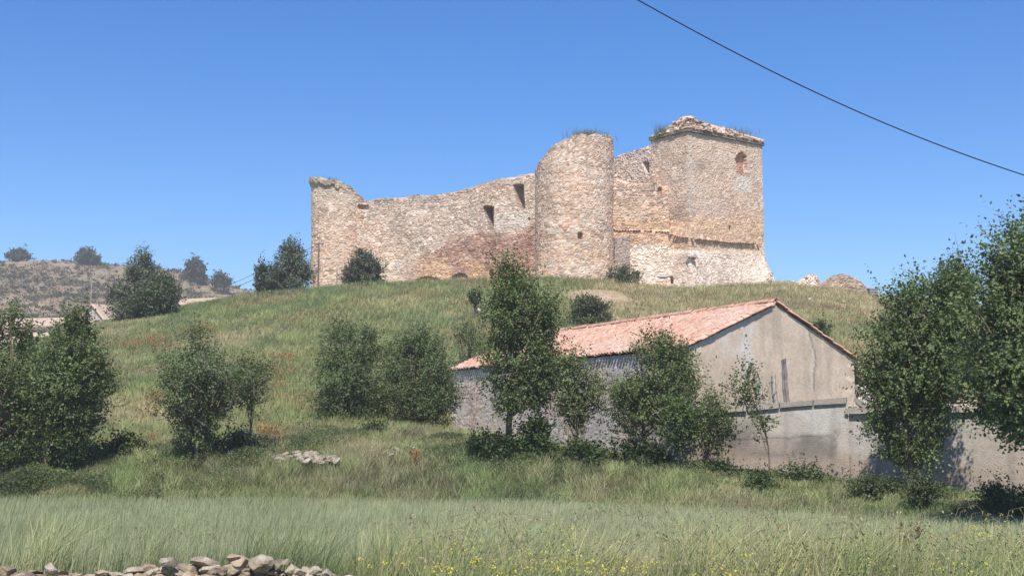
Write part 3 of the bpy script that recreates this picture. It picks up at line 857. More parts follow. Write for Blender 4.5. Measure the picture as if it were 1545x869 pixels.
def stick(px0, px1, ptop, Y, label, seed):
    a = at(px0, 628, Y); b = at(px1, ptop, Y + .2); mb = MB(); n = 9
    P = a + (b - a) * np.linspace(0, 1, n)[:, None]; P[:, 0] += .07 * np.sin(np.linspace(0, 6, n) + seed)
    mb.tube(P, np.linspace(.028, .012, n), 5, (.30, .27, .24))
    o = mb.build('stick', M_wood, None, a); o.location = [float(v) for v in a]
    tag(o, label, 'stick', 'thin sticks among the stakes')
stick(1157, 1151, 571, 45.4, 'thin upright grey stick beside the shortest stake', 1)
stick(1163, 1156, 575, 45.5, 'thin crooked stick leaning left between the shortest and middle stakes', 4)
stick(1158, 1170, 579, 45.35, 'thin stick crossing slantwise in front of the middle stake', 2)
# broken timbers at the wall's step
def timber(p0, p1, w, h, label, tone=1.0):
    p0 = np.asarray(p0); p1 = np.asarray(p1); d = p1 - p0; L_ = np.linalg.norm(d); dd = d / L_
    sd = np.cross(dd, [0, 0, 1]); sd /= np.linalg.norm(sd); up = np.cross(sd, dd)
    mb = MB(); n = 7
    for i in range(n):
        pass
    t = np.linspace(0, 1, n); V = []
    for k, tt in enumerate(t):
        q_ = p0 + d * tt + R.normal(0, .008, 3)
        for (u, v) in ((-1, -1), (1, -1), (1, 1), (-1, 1)): V.append(q_ + sd * u * w / 2 * R.uniform(.9, 1.05) + up * v * h / 2 * R.uniform(.9, 1.05))
    Q = []
    for k in range(n - 1):
        for m in range(4): Q.append([k * 4 + m, k * 4 + (m + 1) % 4, k * 4 + 4 + (m + 1) % 4, k * 4 + 4 + m])
    Q += [[3, 2, 1, 0], [n * 4 - 4, n * 4 - 3, n * 4 - 2, n * 4 - 1]]
    mb.add(V, Q, None, np.array([.50, .46, .40]) * tone)
    c0 = (p0 + p1) / 2
    o = mb.build('timber', M_wood, None, c0); o.location = [float(v) for v in c0]
    tag(o, label, 'timber', 'broken timbers heaped at the step of the wall')
timber(at(1291, 602, 44.6), at(1312, 614, 43.9), .16, .2, 'thick pale beam resting low on the coping beside the gable')
timber(at(1293, 583, 45.4), at(1318, 608, 44.5), .14, .16, 'long pale beam slanting above the thick one by the gable', .95)
timber(at(1312, 604, 44.3), at(1334, 617, 43.7), .10, .12, 'short broken beam end poking toward the tree from the timber heap', .85)
timber(at(1298, 578, 45.6), at(1306, 600, 45.0), .12, .10, 'short steep dark board at the back of the timber heap', .6)
rp_ = at(1300, 622, 44.8)
rh = thing('rubble_heap', 'small heap of tan stones under the broken timbers by the gable corner', 'rubble', rp_)
for k in range(16):
    V, T = rock((R.uniform(.2, .45), R.uniform(.2, .4), R.uniform(.12, .25)), 2)
    p = at(R.uniform(1276, 1340), 622, R.uniform(44.4, 45.6)); p[2] = at(1300, 619, 44.5)[2] + R.uniform(-.25, .35) * (1 if p[0] < 13.2 else .4)
    V = rotz(V, R.uniform(0, 6))
    link('stone', mesh_np('stone', V, None, T, np.broadcast_to(np.array([.55, .47, .35]) * R.uniform(.75, 1.1), V.shape)), M_rock, rh, p - rp_)

# ------------------------------------------------------------------ foliage
def unit(v): return v / (np.linalg.norm(v, axis=-1, keepdims=True) + 1e-9)

def leaves(P, Dr, ls, asp, rg, fold=.25, out=None):
    """rhombus leaves at points P growing along Dr"""
    n = len(P)
    L_ = ls * rg.uniform(.7, 1.25, n)[:, None]
    a = unit(Dr)
    up = unit(rg.normal(0, .55, (n, 3)) + (np.array([0, 0, .8]) if out is None else np.array([0, 0, .45]) + .75 * out))
    b = unit(np.cross(a, up)); nn = np.cross(b, a)
    w = L_ * asp
    V = np.stack([P, P + a * L_ * .45 + b * w + nn * w * fold, P + a * L_, P + a * L_ * .45 - b * w + nn * w * fold], 1)
    return V

def foliage(env, K, per, nl, ls, rg, asp=.33, up=.75, spread=.24, twl=(.35, .8), col=(.07, .12, .035), cv=.38, depthk=.85, young=.25, hollow=.45, inset=None):
    """env: rows of (z, x left, x right) in metres. returns leaf verts, colours, cluster centres and twig lines"""
    env = np.asarray(env, float).copy(); env = env[np.argsort(env[:, 0])]
    ins = spread * .4 + twl[0] * .1 if inset is None else inset
    wid = env[:, 2] - env[:, 1]; i_ = np.minimum(ins, wid * .32); env[:, 1] += i_; env[:, 2] -= i_
    H_ = env[-1, 0] - env[0, 0]; cz_ = env[-1, 0] - .42 * H_
    env[:, 0] = np.where(env[:, 0] > cz_, cz_ + (env[:, 0] - cz_) * (1 - min(ins * 1.3, .2 * H_) / (.42 * H_)), cz_ + (env[:, 0] - cz_) * (1 - min(ins * .9, .15 * H_) / (.58 * H_)))
    zz = np.linspace(env[0, 0], env[-1, 0], 60)
    xl = np.interp(zz, env[:, 0], env[:, 1]); xr = np.interp(zz, env[:, 0], env[:, 2])
    w = np.maximum((xr - xl) / 2, .05)
    pz = w ** 1.15; pz /= pz.sum()
    wmax = w.max()
    k = rg.choice(60, K, p=pz)
    cz = zz[k] + rg.uniform(-.5, .5, K) * (zz[1] - zz[0])
    cw = np.interp(cz, zz, w); cx = np.interp(cz, zz, (xl + xr) / 2)
    th = rg.uniform(0, 2 * np.pi, K); r = np.sqrt(rg.uniform(hollow ** 2, 1, K)) * .92
    sec = np.floor(th * 1.6 + 50); lev = np.floor(cz / max(.35, .12 * (zz[-1] - zz[0]))); r = r * (.80 + .36 * hsh(sec, lev + 99, int(rg.integers(9999))))
    dk = np.minimum(cw * depthk, wmax * .9)
    C = np.stack([cx + cw * r * np.cos(th), dk * r * np.sin(th), cz], 1)
    # cluster tint
    ct = 1 + cv * (rg.random(K) - .5) * 2
    per = int(per * 1.25); n = K * per
    ci = np.repeat(np.arange(K), per)
    outw = np.stack([C[:, 0] - cx, C[:, 1], (cz - np.average(zz, weights=w)) * .5], 1); outw = unit(outw)
    d = unit(outw[ci] * .55 + np.array([0, 0, up]) + rg.normal(0, .5, (n, 3)))
    st = C[ci] + rg.normal(0, 1, (n, 3)) * spread * np.array([1, 1, .8]) - d * .2
    L_ = rg.uniform(twl[0], twl[1], n) * np.where(rg.random(n) < .10, 1.9, 1.0)
    t = (np.arange(nl) + .6) / nl
    bend = unit(rg.normal(0, 1, (n, 3))) * .12 + np.array([0, 0, -.05])
    P = st[:, None] + d[:, None] * (L_[:, None] * t)[..., None] + bend[:, None] * (t ** 2)[None, :, None] * L_[:, None, None]
    side = np.where(np.arange(nl) % 2, 1, -1)[None, :, None]
    sv = unit(np.cross(d, rg.normal(0, 1, (n, 3))))
    ld = d[:, None] * .55 + sv[:, None] * side * .9 + rg.normal(0, .3, (n, nl, 3)) + np.array([0, 0, -.15])
    keep = rg.random((n, nl)) < .93
    P = P[keep]; ld = ld[keep]
    oo = np.repeat(unit(st - np.array([np.average((xl + xr) / 2, weights=w), 0, np.average(zz, weights=w) - .5]))[:, None], nl, 1)[keep]
    V = leaves(P, ld, ls, asp, rg, .25, oo)
    cc = np.repeat(ct[ci][:, None], nl, 1)[keep]
    tt = np.broadcast_to(t, (n, nl))[keep]
    c = np.asarray(col)[None] * (cc * rg.uniform(.75, 1.25, len(P)))[:, None]
    c = c * (1 - young * tt[:, None]) + (c * np.array([1.5, 1.35, 1.05])) * (young * tt[:, None])
    return V, np.repeat(c[:, None], 4, 1), C, (st, d, L_)

def quadidx(m): return np.arange(m * 4).reshape(m, 4)

def trunk_mb(C, h_top, axis_x, r0, rg, limbs=22, nst=1, c=(.17, .13, .10), spread=.3, h0=.25, twigs=None, ntw=0, lr=.35):
    mb = MB()
    n = 9
    axs = []
    for s_ in range(nst):
        a0 = rg.uniform(-spread, spread, 2) if nst > 1 else np.zeros(2)
        zz = np.linspace(-.25, h_top, n)
        X = a0[0] + (np.interp(zz, axis_x[0], axis_x[1]) - axis_x[1][0]) * np.linspace(0, 1, n) + a0[0] * 1.2 * np.linspace(0, 1, n) + .05 * np.sin(zz * 1.7 + s_ * 2)
        Yy = a0[1] * (1 + np.linspace(0, 1.4, n)) + .06 * np.sin(zz * 1.3 + s_)
        P = np.stack([X, Yy, zz], 1)
        rr = r0 * (1 - .8 * np.linspace(0, 1, n)) * (1 if nst == 1 else .75); rr[0] *= 1.35
        mb.tube(P, rr, 7, c); axs.append((P, rr))
    sel = rg.permutation(len(C))[:limbs]
    for i in sel:
        P, rr = axs[rg.integers(nst)]
        tgt = C[i]
        hz = np.clip(tgt[2] * rg.uniform(.35, .7), h_top * h0, h_top * .95)
        b = np.array([np.interp(hz, P[:, 2], P[:, k]) for k in range(3)]); rb = np.interp(hz, P[:, 2], rr)
        m = b + (tgt - b) * .55 + np.array([0, 0, -.12 * np.linalg.norm(tgt - b)]) + rg.normal(0, .06, 3)
        t = np.linspace(0, 1, 6)[:, None]
        Q_ = (1 - t) ** 2 * b + 2 * t * (1 - t) * m + t ** 2 * tgt
        mb.tube(Q_, np.linspace(min(rb * .6, r0 * lr), .012, 6), 5, np.asarray(c) * 1.1, cap=False)
    if twigs is not None and ntw:
        st, d, L_ = twigs
        for i in rg.permutation(len(st))[:ntw]:
            mb.tube(np.array([st[i] - d[i] * .5, st[i] + d[i] * L_[i] * .5, st[i] + d[i] * L_[i] * 1.1]), [.016, .011, .005], 3, np.asarray(c) * 1.25, cap=False)
    return mb

def tree(name, label, cat, bx, Y, rows, K=60, per=9, nl=9, ls=.13, seed=1, r0=.12, group=None, mat=None, htop=.8, limbs=24, nst=1, ntw=60, tc=(.17, .13, .10), shift=(0, 0), zoff=0, h0=.25, bpy_=None, **kw):
    rg = np.random.default_rng(seed)
    b = at(bx, 600, Y); b[2] = terr(b[0], b[1]) + zoff
    env = []
    for (py, pl, pr) in rows:
        l = at(pl, py, Y); r = at(pr, py, Y)
        env.append((l[2] - b[2], l[0] - b[0], r[0] - b[0]))
    env = np.array(env)
    if mat is None: ls *= .8; per = int(per * 1.45)
    V, c, C, tw_ = foliage(env, K, per, nl, ls, rg, **kw)
    root = thing(name, label, cat, b, group)
    es = env[np.argsort(env[:, 0])]
    ht = es[-1, 0] * htop
    ax = (np.concatenate([[-.3, max(.1, es[0, 0] * .6)], es[:, 0]]), np.concatenate([[0, 0], (es[:, 1] + es[:, 2]) / 2]))
    if ax[0][1] > ax[0][2]: ax = (np.sort(ax[0]), ax[1])
    link('crown', mesh_np('crown', V.reshape(-1, 3), quadidx(V.shape[0]), None, c.reshape(-1, 3)), mat or M_leaf, root)
    trunk_mb(C, ht, ax, r0, rg, limbs, nst, tc, h0=h0, twigs=tw_, ntw=ntw).build('trunk', M_bark, root)
    return root

GT = 'leafy young trees along the edge of the field'
LG = (.128, .166, .070)
tree('leafy_tree', 'dense dark tree cut off by the left edge of the photo', 'tree', 12, 46.2, [(468, 0, 40), (500, -50, 62), (560, -95, 85), (620, -110, 90), (665, -80, 84), (700, -50, 60)], K=200, per=10, nl=10, ls=.14, seed=21, r0=.16, group=GT, nst=2, ntw=60, col=LG)
tree('leafy_tree', 'broad bushy tree at far left over its dark shadow, second from the edge', 'tree', 84, 45.6, [(468, 118, 138), (490, 95, 142), (515, 68, 140), (545, 60, 158), (575, 52, 172), (605, 45, 170), (640, 46, 148), (668, 50, 132), (700, 60, 118)], K=190, per=10, nl=10, ls=.14, seed=22, r0=.15, group=GT, nst=2, ntw=70, col=LG)
tree('leafy_tree', 'sparse spreading tree with bare grey twigs on the left hillside', 'tree', 296, 46.4, [(488, 288, 305), (510, 278, 318), (530, 272, 335), (545, 248, 372), (572, 230, 388), (600, 234, 378), (630, 254, 345), (660, 262, 330), (690, 265, 325), (712, 262, 325)], K=115, per=9, nl=9, ls=.13, seed=23, r0=.12, group=GT, nst=3, ntw=150, limbs=36, col=(.125, .162, .076), tc=(.17, .145, .12), h0=.15)
tree('leafy_tree', 'slim young tree with a bare lower stem right of the sparse twiggy tree', 'tree', 377, 48.5, [(535, 378, 398), (555, 360, 408), (580, 358, 406), (602, 364, 398), (618, 370, 388)], K=44, per=8, nl=8, ls=.12, seed=24, r0=.05, group=GT, ntw=40, limbs=10, col=LG)
tree('bushy_tree', 'rounded bushy tree on the slope, left of a matching pair', 'tree', 525, 58, [(478, 505, 535), (500, 492, 568), (525, 482, 585), (560, 474, 592), (595, 470, 592), (620, 476, 585), (642, 490, 570)], K=180, per=9, nl=9, ls=.13, seed=25, r0=.12, group=GT, nst=3, ntw=40, col=(.118, .156, .072))
tree('bushy_tree', 'rounded bushy tree on the slope, right of a matching pair beside the barn', 'tree', 634, 57, [(500, 615, 645), (520, 592, 672), (550, 578, 690), (585, 574, 692), (615, 576, 690), (642, 585, 680)], K=180, per=9, nl=9, ls=.13, seed=26, r0=.12, group=GT, nst=3, ntw=40, col=(.116, .154, .072))
tree('bushy_tree', 'small leafy tree peeking out behind the tall tree at the barn eave', 'tree', 707, 68, [(482, 694, 712), (500, 686, 725), (530, 684, 735), (560, 690, 735), (600, 694, 735)], K=44, per=8, nl=9, ls=.14, seed=27, r0=.1, group=GT, ntw=20, col=(.118, .156, .072))
tree('leafy_tree', 'tallest tree in front of the barn with its trunk showing against the pale wall', 'tree', 765, 45.5, [(392, 754, 772), (405, 748, 785), (425, 742, 792), (440, 738, 822), (462, 728, 846), (490, 722, 852), (520, 716, 858), (550, 716, 852), (580, 722, 845), (600, 726, 838), (618, 738, 815), (632, 750, 795)], K=175, per=10, nl=10, ls=.135, seed=28, r0=.14, group=GT, ntw=70, col=LG)
tree('leafy_tree', 'thin young tree between the tall tree and the thick one before the barn', 'tree', 868, 45, [(538, 845, 885), (560, 838, 908), (590, 832, 918), (612, 836, 912), (630, 845, 900), (644, 856, 884)], K=58, per=8, nl=9, ls=.13, seed=29, r0=.07, group=GT, ntw=50, col=LG)
tree('leafy_tree', 'thick leafy tree hiding the near corner of the barn', 'tree', 962, 44.5, [(503, 980, 1010), (520, 958, 1032), (540, 942, 1046), (565, 930, 1058), (595, 918, 1050), (625, 916, 1030), (650, 924, 1000), (668, 935, 980)], K=118, per=10, nl=9, ls=.13, seed=30, r0=.12, group=GT, nst=2, ntw=60, col=(.13, .17, .07))
tree('sapling', 'thin sapling with a pale stem just right of the thick leafy tree', 'tree', 1021, 42.8, [(605, 1005, 1040), (630, 1004, 1042), (655, 1008, 1040), (680, 1012, 1034)], K=42, per=7, nl=8, ls=.115, seed=31, r0=.04, group=GT, ntw=8, limbs=6, col=(.095, .143, .05), tc=(.2, .165, .13))
tree('sapling', 'small round headed sapling against the left part of the yard wall', 'tree', 1056, 43.6, [(596, 1062, 1085), (614, 1052, 1100), (640, 1046, 1110), (662, 1048, 1108), (676, 1056, 1100)], K=40, per=8, nl=8, ls=.12, seed=32, r0=.05, group=GT, ntw=14, limbs=10, col=(.092, .138, .048))
tree('sapling', 'spindly see-through sapling in front of the middle of the yard wall', 'tree', 1157, 41.5, [(540, 1110, 1136), (555, 1098, 1140), (575, 1100, 1150), (597, 1108, 1150), (615, 1120, 1148), (635, 1136, 1162), (655, 1140, 1164)], K=24, per=4, nl=8, ls=.14, seed=33, r0=.035, group=GT, ntw=14, limbs=10, col=(.095, .138, .05), htop=.9, spread=.2)
tree('leafy_tree', 'big dark leafy tree with a low skirt of branches before the yard wall', 'tree', 1380, 39.2, [(392, 1432, 1448), (420, 1390, 1470), (434, 1345, 1484), (470, 1322, 1495), (515, 1308, 1500), (560, 1298, 1495), (595, 1308, 1465), (622, 1326, 1440), (648, 1306, 1434), (675, 1316, 1424), (700, 1350, 1400)], K=290, per=10, nl=10, ls=.14, seed=34, r0=.13, group=GT, nst=2, ntw=60, col=(.128, .17, .072), depthk=.8)
tree('leafy_tree', 'tall dark tree overhanging the right edge of the photo', 'tree', 1610, 31, [(322, 1535, 1570), (350, 1502, 1640), (390, 1478, 1700), (430, 1452, 1760), (480, 1434, 1790), (540, 1426, 1810), (590, 1430, 1810), (622, 1446, 1780), (648, 1485, 1740), (668, 1530, 1700)], K=430, per=10, nl=10, ls=.14, seed=35, r0=.2, group=GT, nst=2, ntw=70, col=(.128, .17, .072), depthk=.75)

# conifers and junipers
NC = (.108, .122, .078)
def conifer(name, label, bx, Y, rows, seed, K, group=None, ls=.26, col=NC, spread=.3, **kw):
    return tree(name, label, 'tree', bx, Y, rows, K=K, per=9, nl=8, ls=ls, seed=seed, r0=.12, mat=M_needle, col=col, asp=.22, spread=spread, limbs=16, ntw=20, group=group, young=.12, up=.9, **kw)
conifer('pine_tree', 'tall loose dark conifer on the left brow of the castle hill', 212, 107, [(368, 211, 217), (390, 206, 224), (408, 192, 236), (435, 184, 246), (455, 178, 250), (478, 176, 250)], 41, 130, ls=.26, spread=.34, col=(.15, .17, .12))
conifer('pine_tree', 'broad dark conifer bush in front of the tall conifer on the left brow', 243, 105, [(414, 236, 250), (425, 222, 262), (440, 212, 270), (455, 200, 273), (470, 190, 268)], 42, 130, ls=.26, spread=.3, col=(.10, .13, .068))
conifer('pine_tree', 'low grey conifer at the left foot of the tall conifer, beside the pale gable', 180, 108, [(430, 176, 190), (445, 168, 196), (462, 165, 200), (478, 168, 200)], 47, 50, ls=.26, spread=.3, col=(.13, .15, .105))
conifer('pine_tree', 'ragged dark pine standing just left of the castle', 436, 114, [(360, 432, 442), (375, 424, 452), (392, 414, 462), (410, 406, 468), (428, 402, 470), (440, 404, 470)], 43, 140, ls=.26, spread=.32, col=(.13, .15, .104))
conifer('pine_tree', 'narrow pine shoot beside the ragged pine left of the castle', 396, 113.5, [(398, 393, 401), (415, 388, 406), (430, 387, 408), (442, 388, 408)], 44, 26, ls=.3)
conifer('juniper', 'compact dark cone shaped juniper against the curtain wall', 547, 113.5, [(377, 541, 552), (388, 534, 562), (402, 525, 572), (416, 519, 578), (430, 518, 579)], 45, 120, ls=.26, spread=.26)
for i, (lab, bx, Y, rows, K) in enumerate([
    ('small dark pine on the far skyline, leftmost of four', 27, 428, [(379, 23, 31), (386, 16, 37), (393, 14, 40)], 26),
    ('wide dark pine on the far skyline above the brown slope', 133, 428, [(380, 128, 139), (386, 118, 147), (398, 117, 150)], 34),
    ('round dark pine on the far skyline right of the tall conifer', 294, 418, [(395, 290, 299), (402, 282, 307), (412, 280, 310), (424, 284, 308)], 40),
    ('small dark pine low on the far skyline, rightmost of four', 333, 415, [(414, 330, 337), (422, 324, 342), (432, 323, 344)], 26)]):
    rg = np.random.default_rng(300 + i)
    b = at(bx, rows[-1][0], Y)
    env = [(at(l, py, Y)[2] - b[2] + .3, at(l, py, Y)[0] - b[0], at(r, py, Y)[0] - b[0]) for py, l, r in rows]
    V, c, C, tw_ = foliage(env, K, 10, 8, .95, rg, asp=.3, up=.6, spread=.6, twl=(.8, 1.8), col=(.085, .10, .066), young=.1)
    root = thing('pine_tree', lab, 'tree', b, 'pines on the far ridge')
    link('crown', mesh_np('crown', V.reshape(-1, 3), quadidx(len(V)), None, c.reshape(-1, 3)), M_needle, root)
    mb = MB(); mb.tube([(0, 0, -6), (0, 0, env[0][0] * .5 + 3)], [.35, .15], 6); mb.build('trunk', M_bark, root)

# shrubs
def shrub(label, bx, Y, rows, K, seed, ls=.13, col=(.06, .095, .034), mat=None, group='shrubs along the slope and the wall', name='shrub', **kw):
    rg = np.random.default_rng(seed)
    b = at(bx, 600, Y); b[2] = terr(b[0], b[1])
    env = []
    for py, l, r in rows:
        p = at(l, py, Y); q_ = at(r, py, Y); env.append((p[2] - b[2], p[0] - b[0], q_[0] - b[0]))
    zmin = min(e[0] for e in env)
    d = dict(up=.8, spread=.22, twl=(.25, .5), hollow=.2); d.update(kw)
    V, c, C, tw_ = foliage(env, K, 8, 8, ls, rg, col=col, **d)
    root = thing(name, label, 'shrub', b, group)
    link('foliage', mesh_np('foliage', V.reshape(-1, 3), quadidx(len(V)), None, c.reshape(-1, 3)), mat or M_leaf, root)
    mb = MB()
    for i in range(min(12, K)):
        p0 = np.array([rg.normal(0, .08), rg.normal(0, .08), min(zmin, 0) - .15]); mb.tube([p0, (p0 + C[i]) / 2 + [0, 0, .1], C[i]], [.025, .018, .008], 4, (.15, .11, .08), cap=False)
    mb.build('stem', M_bark, root)
shrub('grey green bush at the foot of the big round tower', 941, 112.2, [(404, 930, 950), (412, 916, 964), (422, 910, 972), (434, 912, 974)], 60, 501, ls=.17, spread=.25, col=(.115, .13, .075), mat=M_needle)
shrub('dark spreading bush below the bare earth patch on the castle slope', 886, 87, [(446, 874, 894), (456, 860, 910), (470, 852, 922), (486, 850, 930), (498, 860, 930)], 110, 502, ls=.15, spread=.25, col=(.105, .125, .06), mat=M_needle)
shrub('dark rounded bush on the slope above the rubble heap', 563, 53, [(636, 556, 572), (648, 548, 578), (662, 544, 580), (676, 546, 580)], 34, 503, ls=.11, col=(.05, .075, .03))
shrub('low dark bush in the shade at the foot of the sparse twiggy tree', 318, 48.4, [(655, 300, 330), (680, 280, 350), (705, 262, 355), (722, 262, 355)], 60, 504)
shrub('leafy green bush right under the broad bushy tree at far left', 185, 47.2, [(660, 165, 205), (680, 150, 230), (705, 140, 245), (735, 140, 245)], 90, 505, col=(.07, .10, .04))
shrub('green shrub between the far left trees and the sparse tree', 255, 46.6, [(688, 235, 275), (705, 222, 290), (738, 220, 295)], 60, 506, col=(.07, .10, .04))
shrub('low bright shrub beneath the far left tree at the field edge', 30, 46.4, [(692, 15, 45), (708, -10, 70), (738, -15, 80)], 64, 507, col=(.075, .11, .04))
shrub('low shrub at the field edge under the broad bushy tree', 112, 46.2, [(708, 95, 130), (722, 80, 150), (740, 78, 155)], 50, 508, col=(.07, .105, .04))
shrub('dusty low shrub between sparse twiggy tree and slim young tree', 365, 47.8, [(655, 350, 385), (672, 338, 395), (695, 336, 398)], 40, 509, col=(.10, .13, .068))
shrub('dark nettle clump around the tallest tree trunk', 742, 45.3, [(655, 715, 760), (675, 706, 790), (705, 706, 800)], 80, 510, col=(.045, .07, .028))
shrub('light green sucker growth right of the tallest tree', 805, 44.9, [(625, 795, 822), (650, 786, 830), (690, 790, 832), (708, 796, 826)], 50, 511, col=(.065, .105, .035))
shrub('leafy nettle clump under the thin young tree before the barn', 880, 44.3, [(668, 860, 900), (688, 842, 925), (712, 840, 930)], 60, 512, col=(.058, .09, .034))
shrub('dark undergrowth at the foot of the thick leafy tree', 960, 44, [(670, 935, 985), (690, 925, 1010), (716, 925, 1015)], 64, 513, col=(.045, .07, .028))
shrub('small leafy shrub between the two right saplings at the wall', 1082, 42.6, [(700, 1072, 1094), (715, 1062, 1104), (735, 1060, 1106)], 26, 514, ls=.1)
shrub('small upright weed bush under the spindly sapling', 1150, 40.6, [(712, 1144, 1158), (726, 1138, 1164), (742, 1138, 1164)], 16, 515, ls=.09)
shrub('bright weedy shrub along the middle of the yard wall', 1210, 42.2, [(702, 1185, 1230), (716, 1165, 1255), (738, 1160, 1260)], 44, 516, ls=.1, col=(.085, .115, .05))
shrub('dark low bush left of the big skirted tree against the wall', 1312, 39, [(724, 1295, 1330), (733, 1280, 1346), (744, 1278, 1350)], 36, 517, ls=.085, col=(.085, .11, .05))
shrub('low bush right under the big skirted tree', 1392, 36.8, [(722, 1370, 1410), (735, 1355, 1425), (750, 1355, 1425)], 30, 518, ls=.085, col=(.085, .11, .05))
shrub('spiky dark weed bush by the wall near the right edge of the photo', 1500, 35.5, [(726, 1494, 1510), (742, 1484, 1522), (762, 1482, 1526)], 24, 519, ls=.085, col=(.085, .11, .05))
shrub('dark shaded shrub cut by the right edge of the photo', 1552, 34, [(735, 1535, 1570), (755, 1528, 1590), (785, 1525, 1600)], 34, 520, ls=.085, col=(.075, .10, .045))
shrub('tiny green bush on the dry slope behind the barn gable', 1237, 74, [(484, 1230, 1244), (492, 1227, 1247), (504, 1228, 1246)], 16, 521, ls=.14, col=(.08, .12, .045))
shrub('small dark bush on the slope below the curtain wall', 718, 90, [(440, 714, 722), (448, 710, 727), (456, 710, 728)], 14, 522, ls=.16, col=(.06, .08, .04))
# dock plants with brown seed heads
def dock(label, bx, Y, h, seed):
    rg = np.random.default_rng(seed); b = at(bx, 700, Y); b[2] = terr(b[0], b[1])
    root = thing('dock_plant', label, 'plant', b, 'dock plants in the weedy verge')
    for k in range(5):
        mb = MB()
        l = rg.normal(0, .12, 2); P = np.array([[0, 0, -.05], [l[0] * .4, l[1] * .4, h * .5], [l[0], l[1], h * rg.uniform(.85, 1.05)]])
        mb.tube(P, [.012, .009, .004], 4, (.20, .14, .08), cap=False)
        st_ = mb.build('stem', M_grass, root)
        t = rg.uniform(.35, 1, 110)
        p = np.stack([np.interp(t, [0, .5, 1], P[:, i]) for i in range(3)], 1) + rg.normal(0, .035, (110, 3))
        V = leaves(p, rg.normal(0, 1, (110, 3)), .045, .4, rg)
        c = np.array([.22, .12, .06]) * rg.uniform(.6, 1.4, len(V))[:, None]
        link('seed_head', mesh_np('seed_head', V.reshape(-1, 3), quadidx(len(V)), None, np.repeat(c, 4, 0)), M_grass, st_)
    V = leaves(rg.normal(0, .05, (30, 3)) + [0, 0, .1], unit(rg.normal(0, 1, (30, 3)) * [1, 1, .3] + [0, 0, .5]), .32, .16, rg)
    c = np.array([.08, .12, .04]) * rg.uniform(.7, 1.3, 30)[:, None]
    link('leaf_rosette', mesh_np('leaf_rosette', V.reshape(-1, 3), quadidx(len(V)), None, np.repeat(c, 4, 0)), M_leaf, root)
dock('tall brown seeded dock plant in the right verge, left of a pair', 1352, 22, 1.25, 601)
dock('tall brown seeded dock plant in the right verge, right of a pair', 1378, 22.6, 1.2, 602)
dock('smaller brown seeded dock plant near the bottom right corner', 1520, 17.5, .9, 603)

# ------------------------------------------------------------------ grasses
def blades(P, h, w, lean, col, segs=1, tipcol=1.25, curve=.5):
    """blade strips: P (n,3), h, w (n), lean (n,2) horizontal tip offset"""
    n = len(P); rg = R
    ang = rg.uniform(0, np.pi, n)
    # blades show their flat side in every direction
    b = np.stack([np.cos(ang), np.sin(ang), np.zeros(n)], 1) * (w / 2)[:, None]
    rows = []; cols = []
    for k in range(segs + 1):
        t = k / segs
        c = P + np.stack([lean[:, 0] * t ** (1 + curve), lean[:, 1] * t ** (1 + curve), h * (t - .18 * curve * t * t)], 1)
        ww = b * (1 - t * .9 if segs > 1 else (1.0 if k == 0 else .12))
        rows.append(c - ww); rows.append(c + ww)
        cc = col * (.8 + (tipcol - .8) * t); cols.append(cc); cols.append(cc)
    V = np.stack(rows, 1); C = np.stack(cols, 1); m = 2 * (segs + 1)
    base = np.arange(n)[:, None] * m
    Q = np.concatenate([np.stack([base[:, 0] + 2 * k, base[:, 0] + 2 * k + 1, base[:, 0] + 2 * k + 3, base[:, 0] + 2 * k + 2], 1) for k in range(segs)])
    return V.reshape(-1, 3), Q, C.reshape(-1, 3)

def sample(n, y0, y1, power=1.0, mar=4.0, k=.5):
    out = []
    u = R.random(n)
    y = (y0 ** (2 - power) + u * (y1 ** (2 - power) - y0 ** (2 - power))) ** (1 / (2 - power)) if power != 2 else y0 * (y1 / y0) ** u
    x = (R.random(n) * 2 - 1) * (k * y + mar)
    return x, y

def in_barn(x, y, m=.15):
    a, b = barn_ab(x, y)
    return (a > -m) & (a < eL + m) & (b > -m) & (b < gL + m)
def behind_yard(x, y):
    t = (x - Y0[0]) / (Y1[0] - Y0[0]); yl = np.where(x < Y1[0], Y0[1] + (Y1[1] - Y0[1]) * t, Y1[1] + (Y2[1] - Y1[1]) * (x - Y1[0]) / (Y2[0] - Y1[0]))
    return (x > Y0[0] - .1) & (np.abs(y - yl - .2) < .4)

def stuff(name, V, Q, C, label, cat, mat=M_grass):
    o = link(name, mesh_np(name, V, Q, None, C), mat)
    return tag(o, label, cat, kind='stuff')

# wheat
n = 330000
x, y = sample(n, 12.0, 46, 1.15)
m = (y > yfr(x)) & (y < ybk(x) + .3 * (noise(x, y, 5) - .5)) ; x = x[m]; y = y[m]
edge = np.clip((y - yfr(x)) / 3.0, 0, 1)
keep = R.random(len(x)) < .35 + .65 * edge; x = x[keep]; y = y[keep]
P = np.stack([x, y, terr(x, y)], 1)
row = noise(x * 2.2, y * .15, 3)
h = (.60 + .10 * fbm(x * .25, y * .25, 12, 3) + R.normal(0, .05, len(x))) 
w = .011 + .00035 * y
pn = fbm(x * .12 + 5, y * .12, 13, 3)[:, None]
col = np.array([.318, .345, .192]) * (1 - pn) + np.array([.368, .38, .232]) * pn
col = col * R.uniform(.75, 1.25, len(x))[:, None]
lean = np.stack([.07 + R.normal(0, .065, len(x)), R.normal(0, .065, len(x))], 1)
V, Q, C = blades(P, h, w, lean, col, 2, 1.3)
stuff('wheat_field', V, Q, C, 'even blue green field of young wheat across the middle ground', 'crop field')

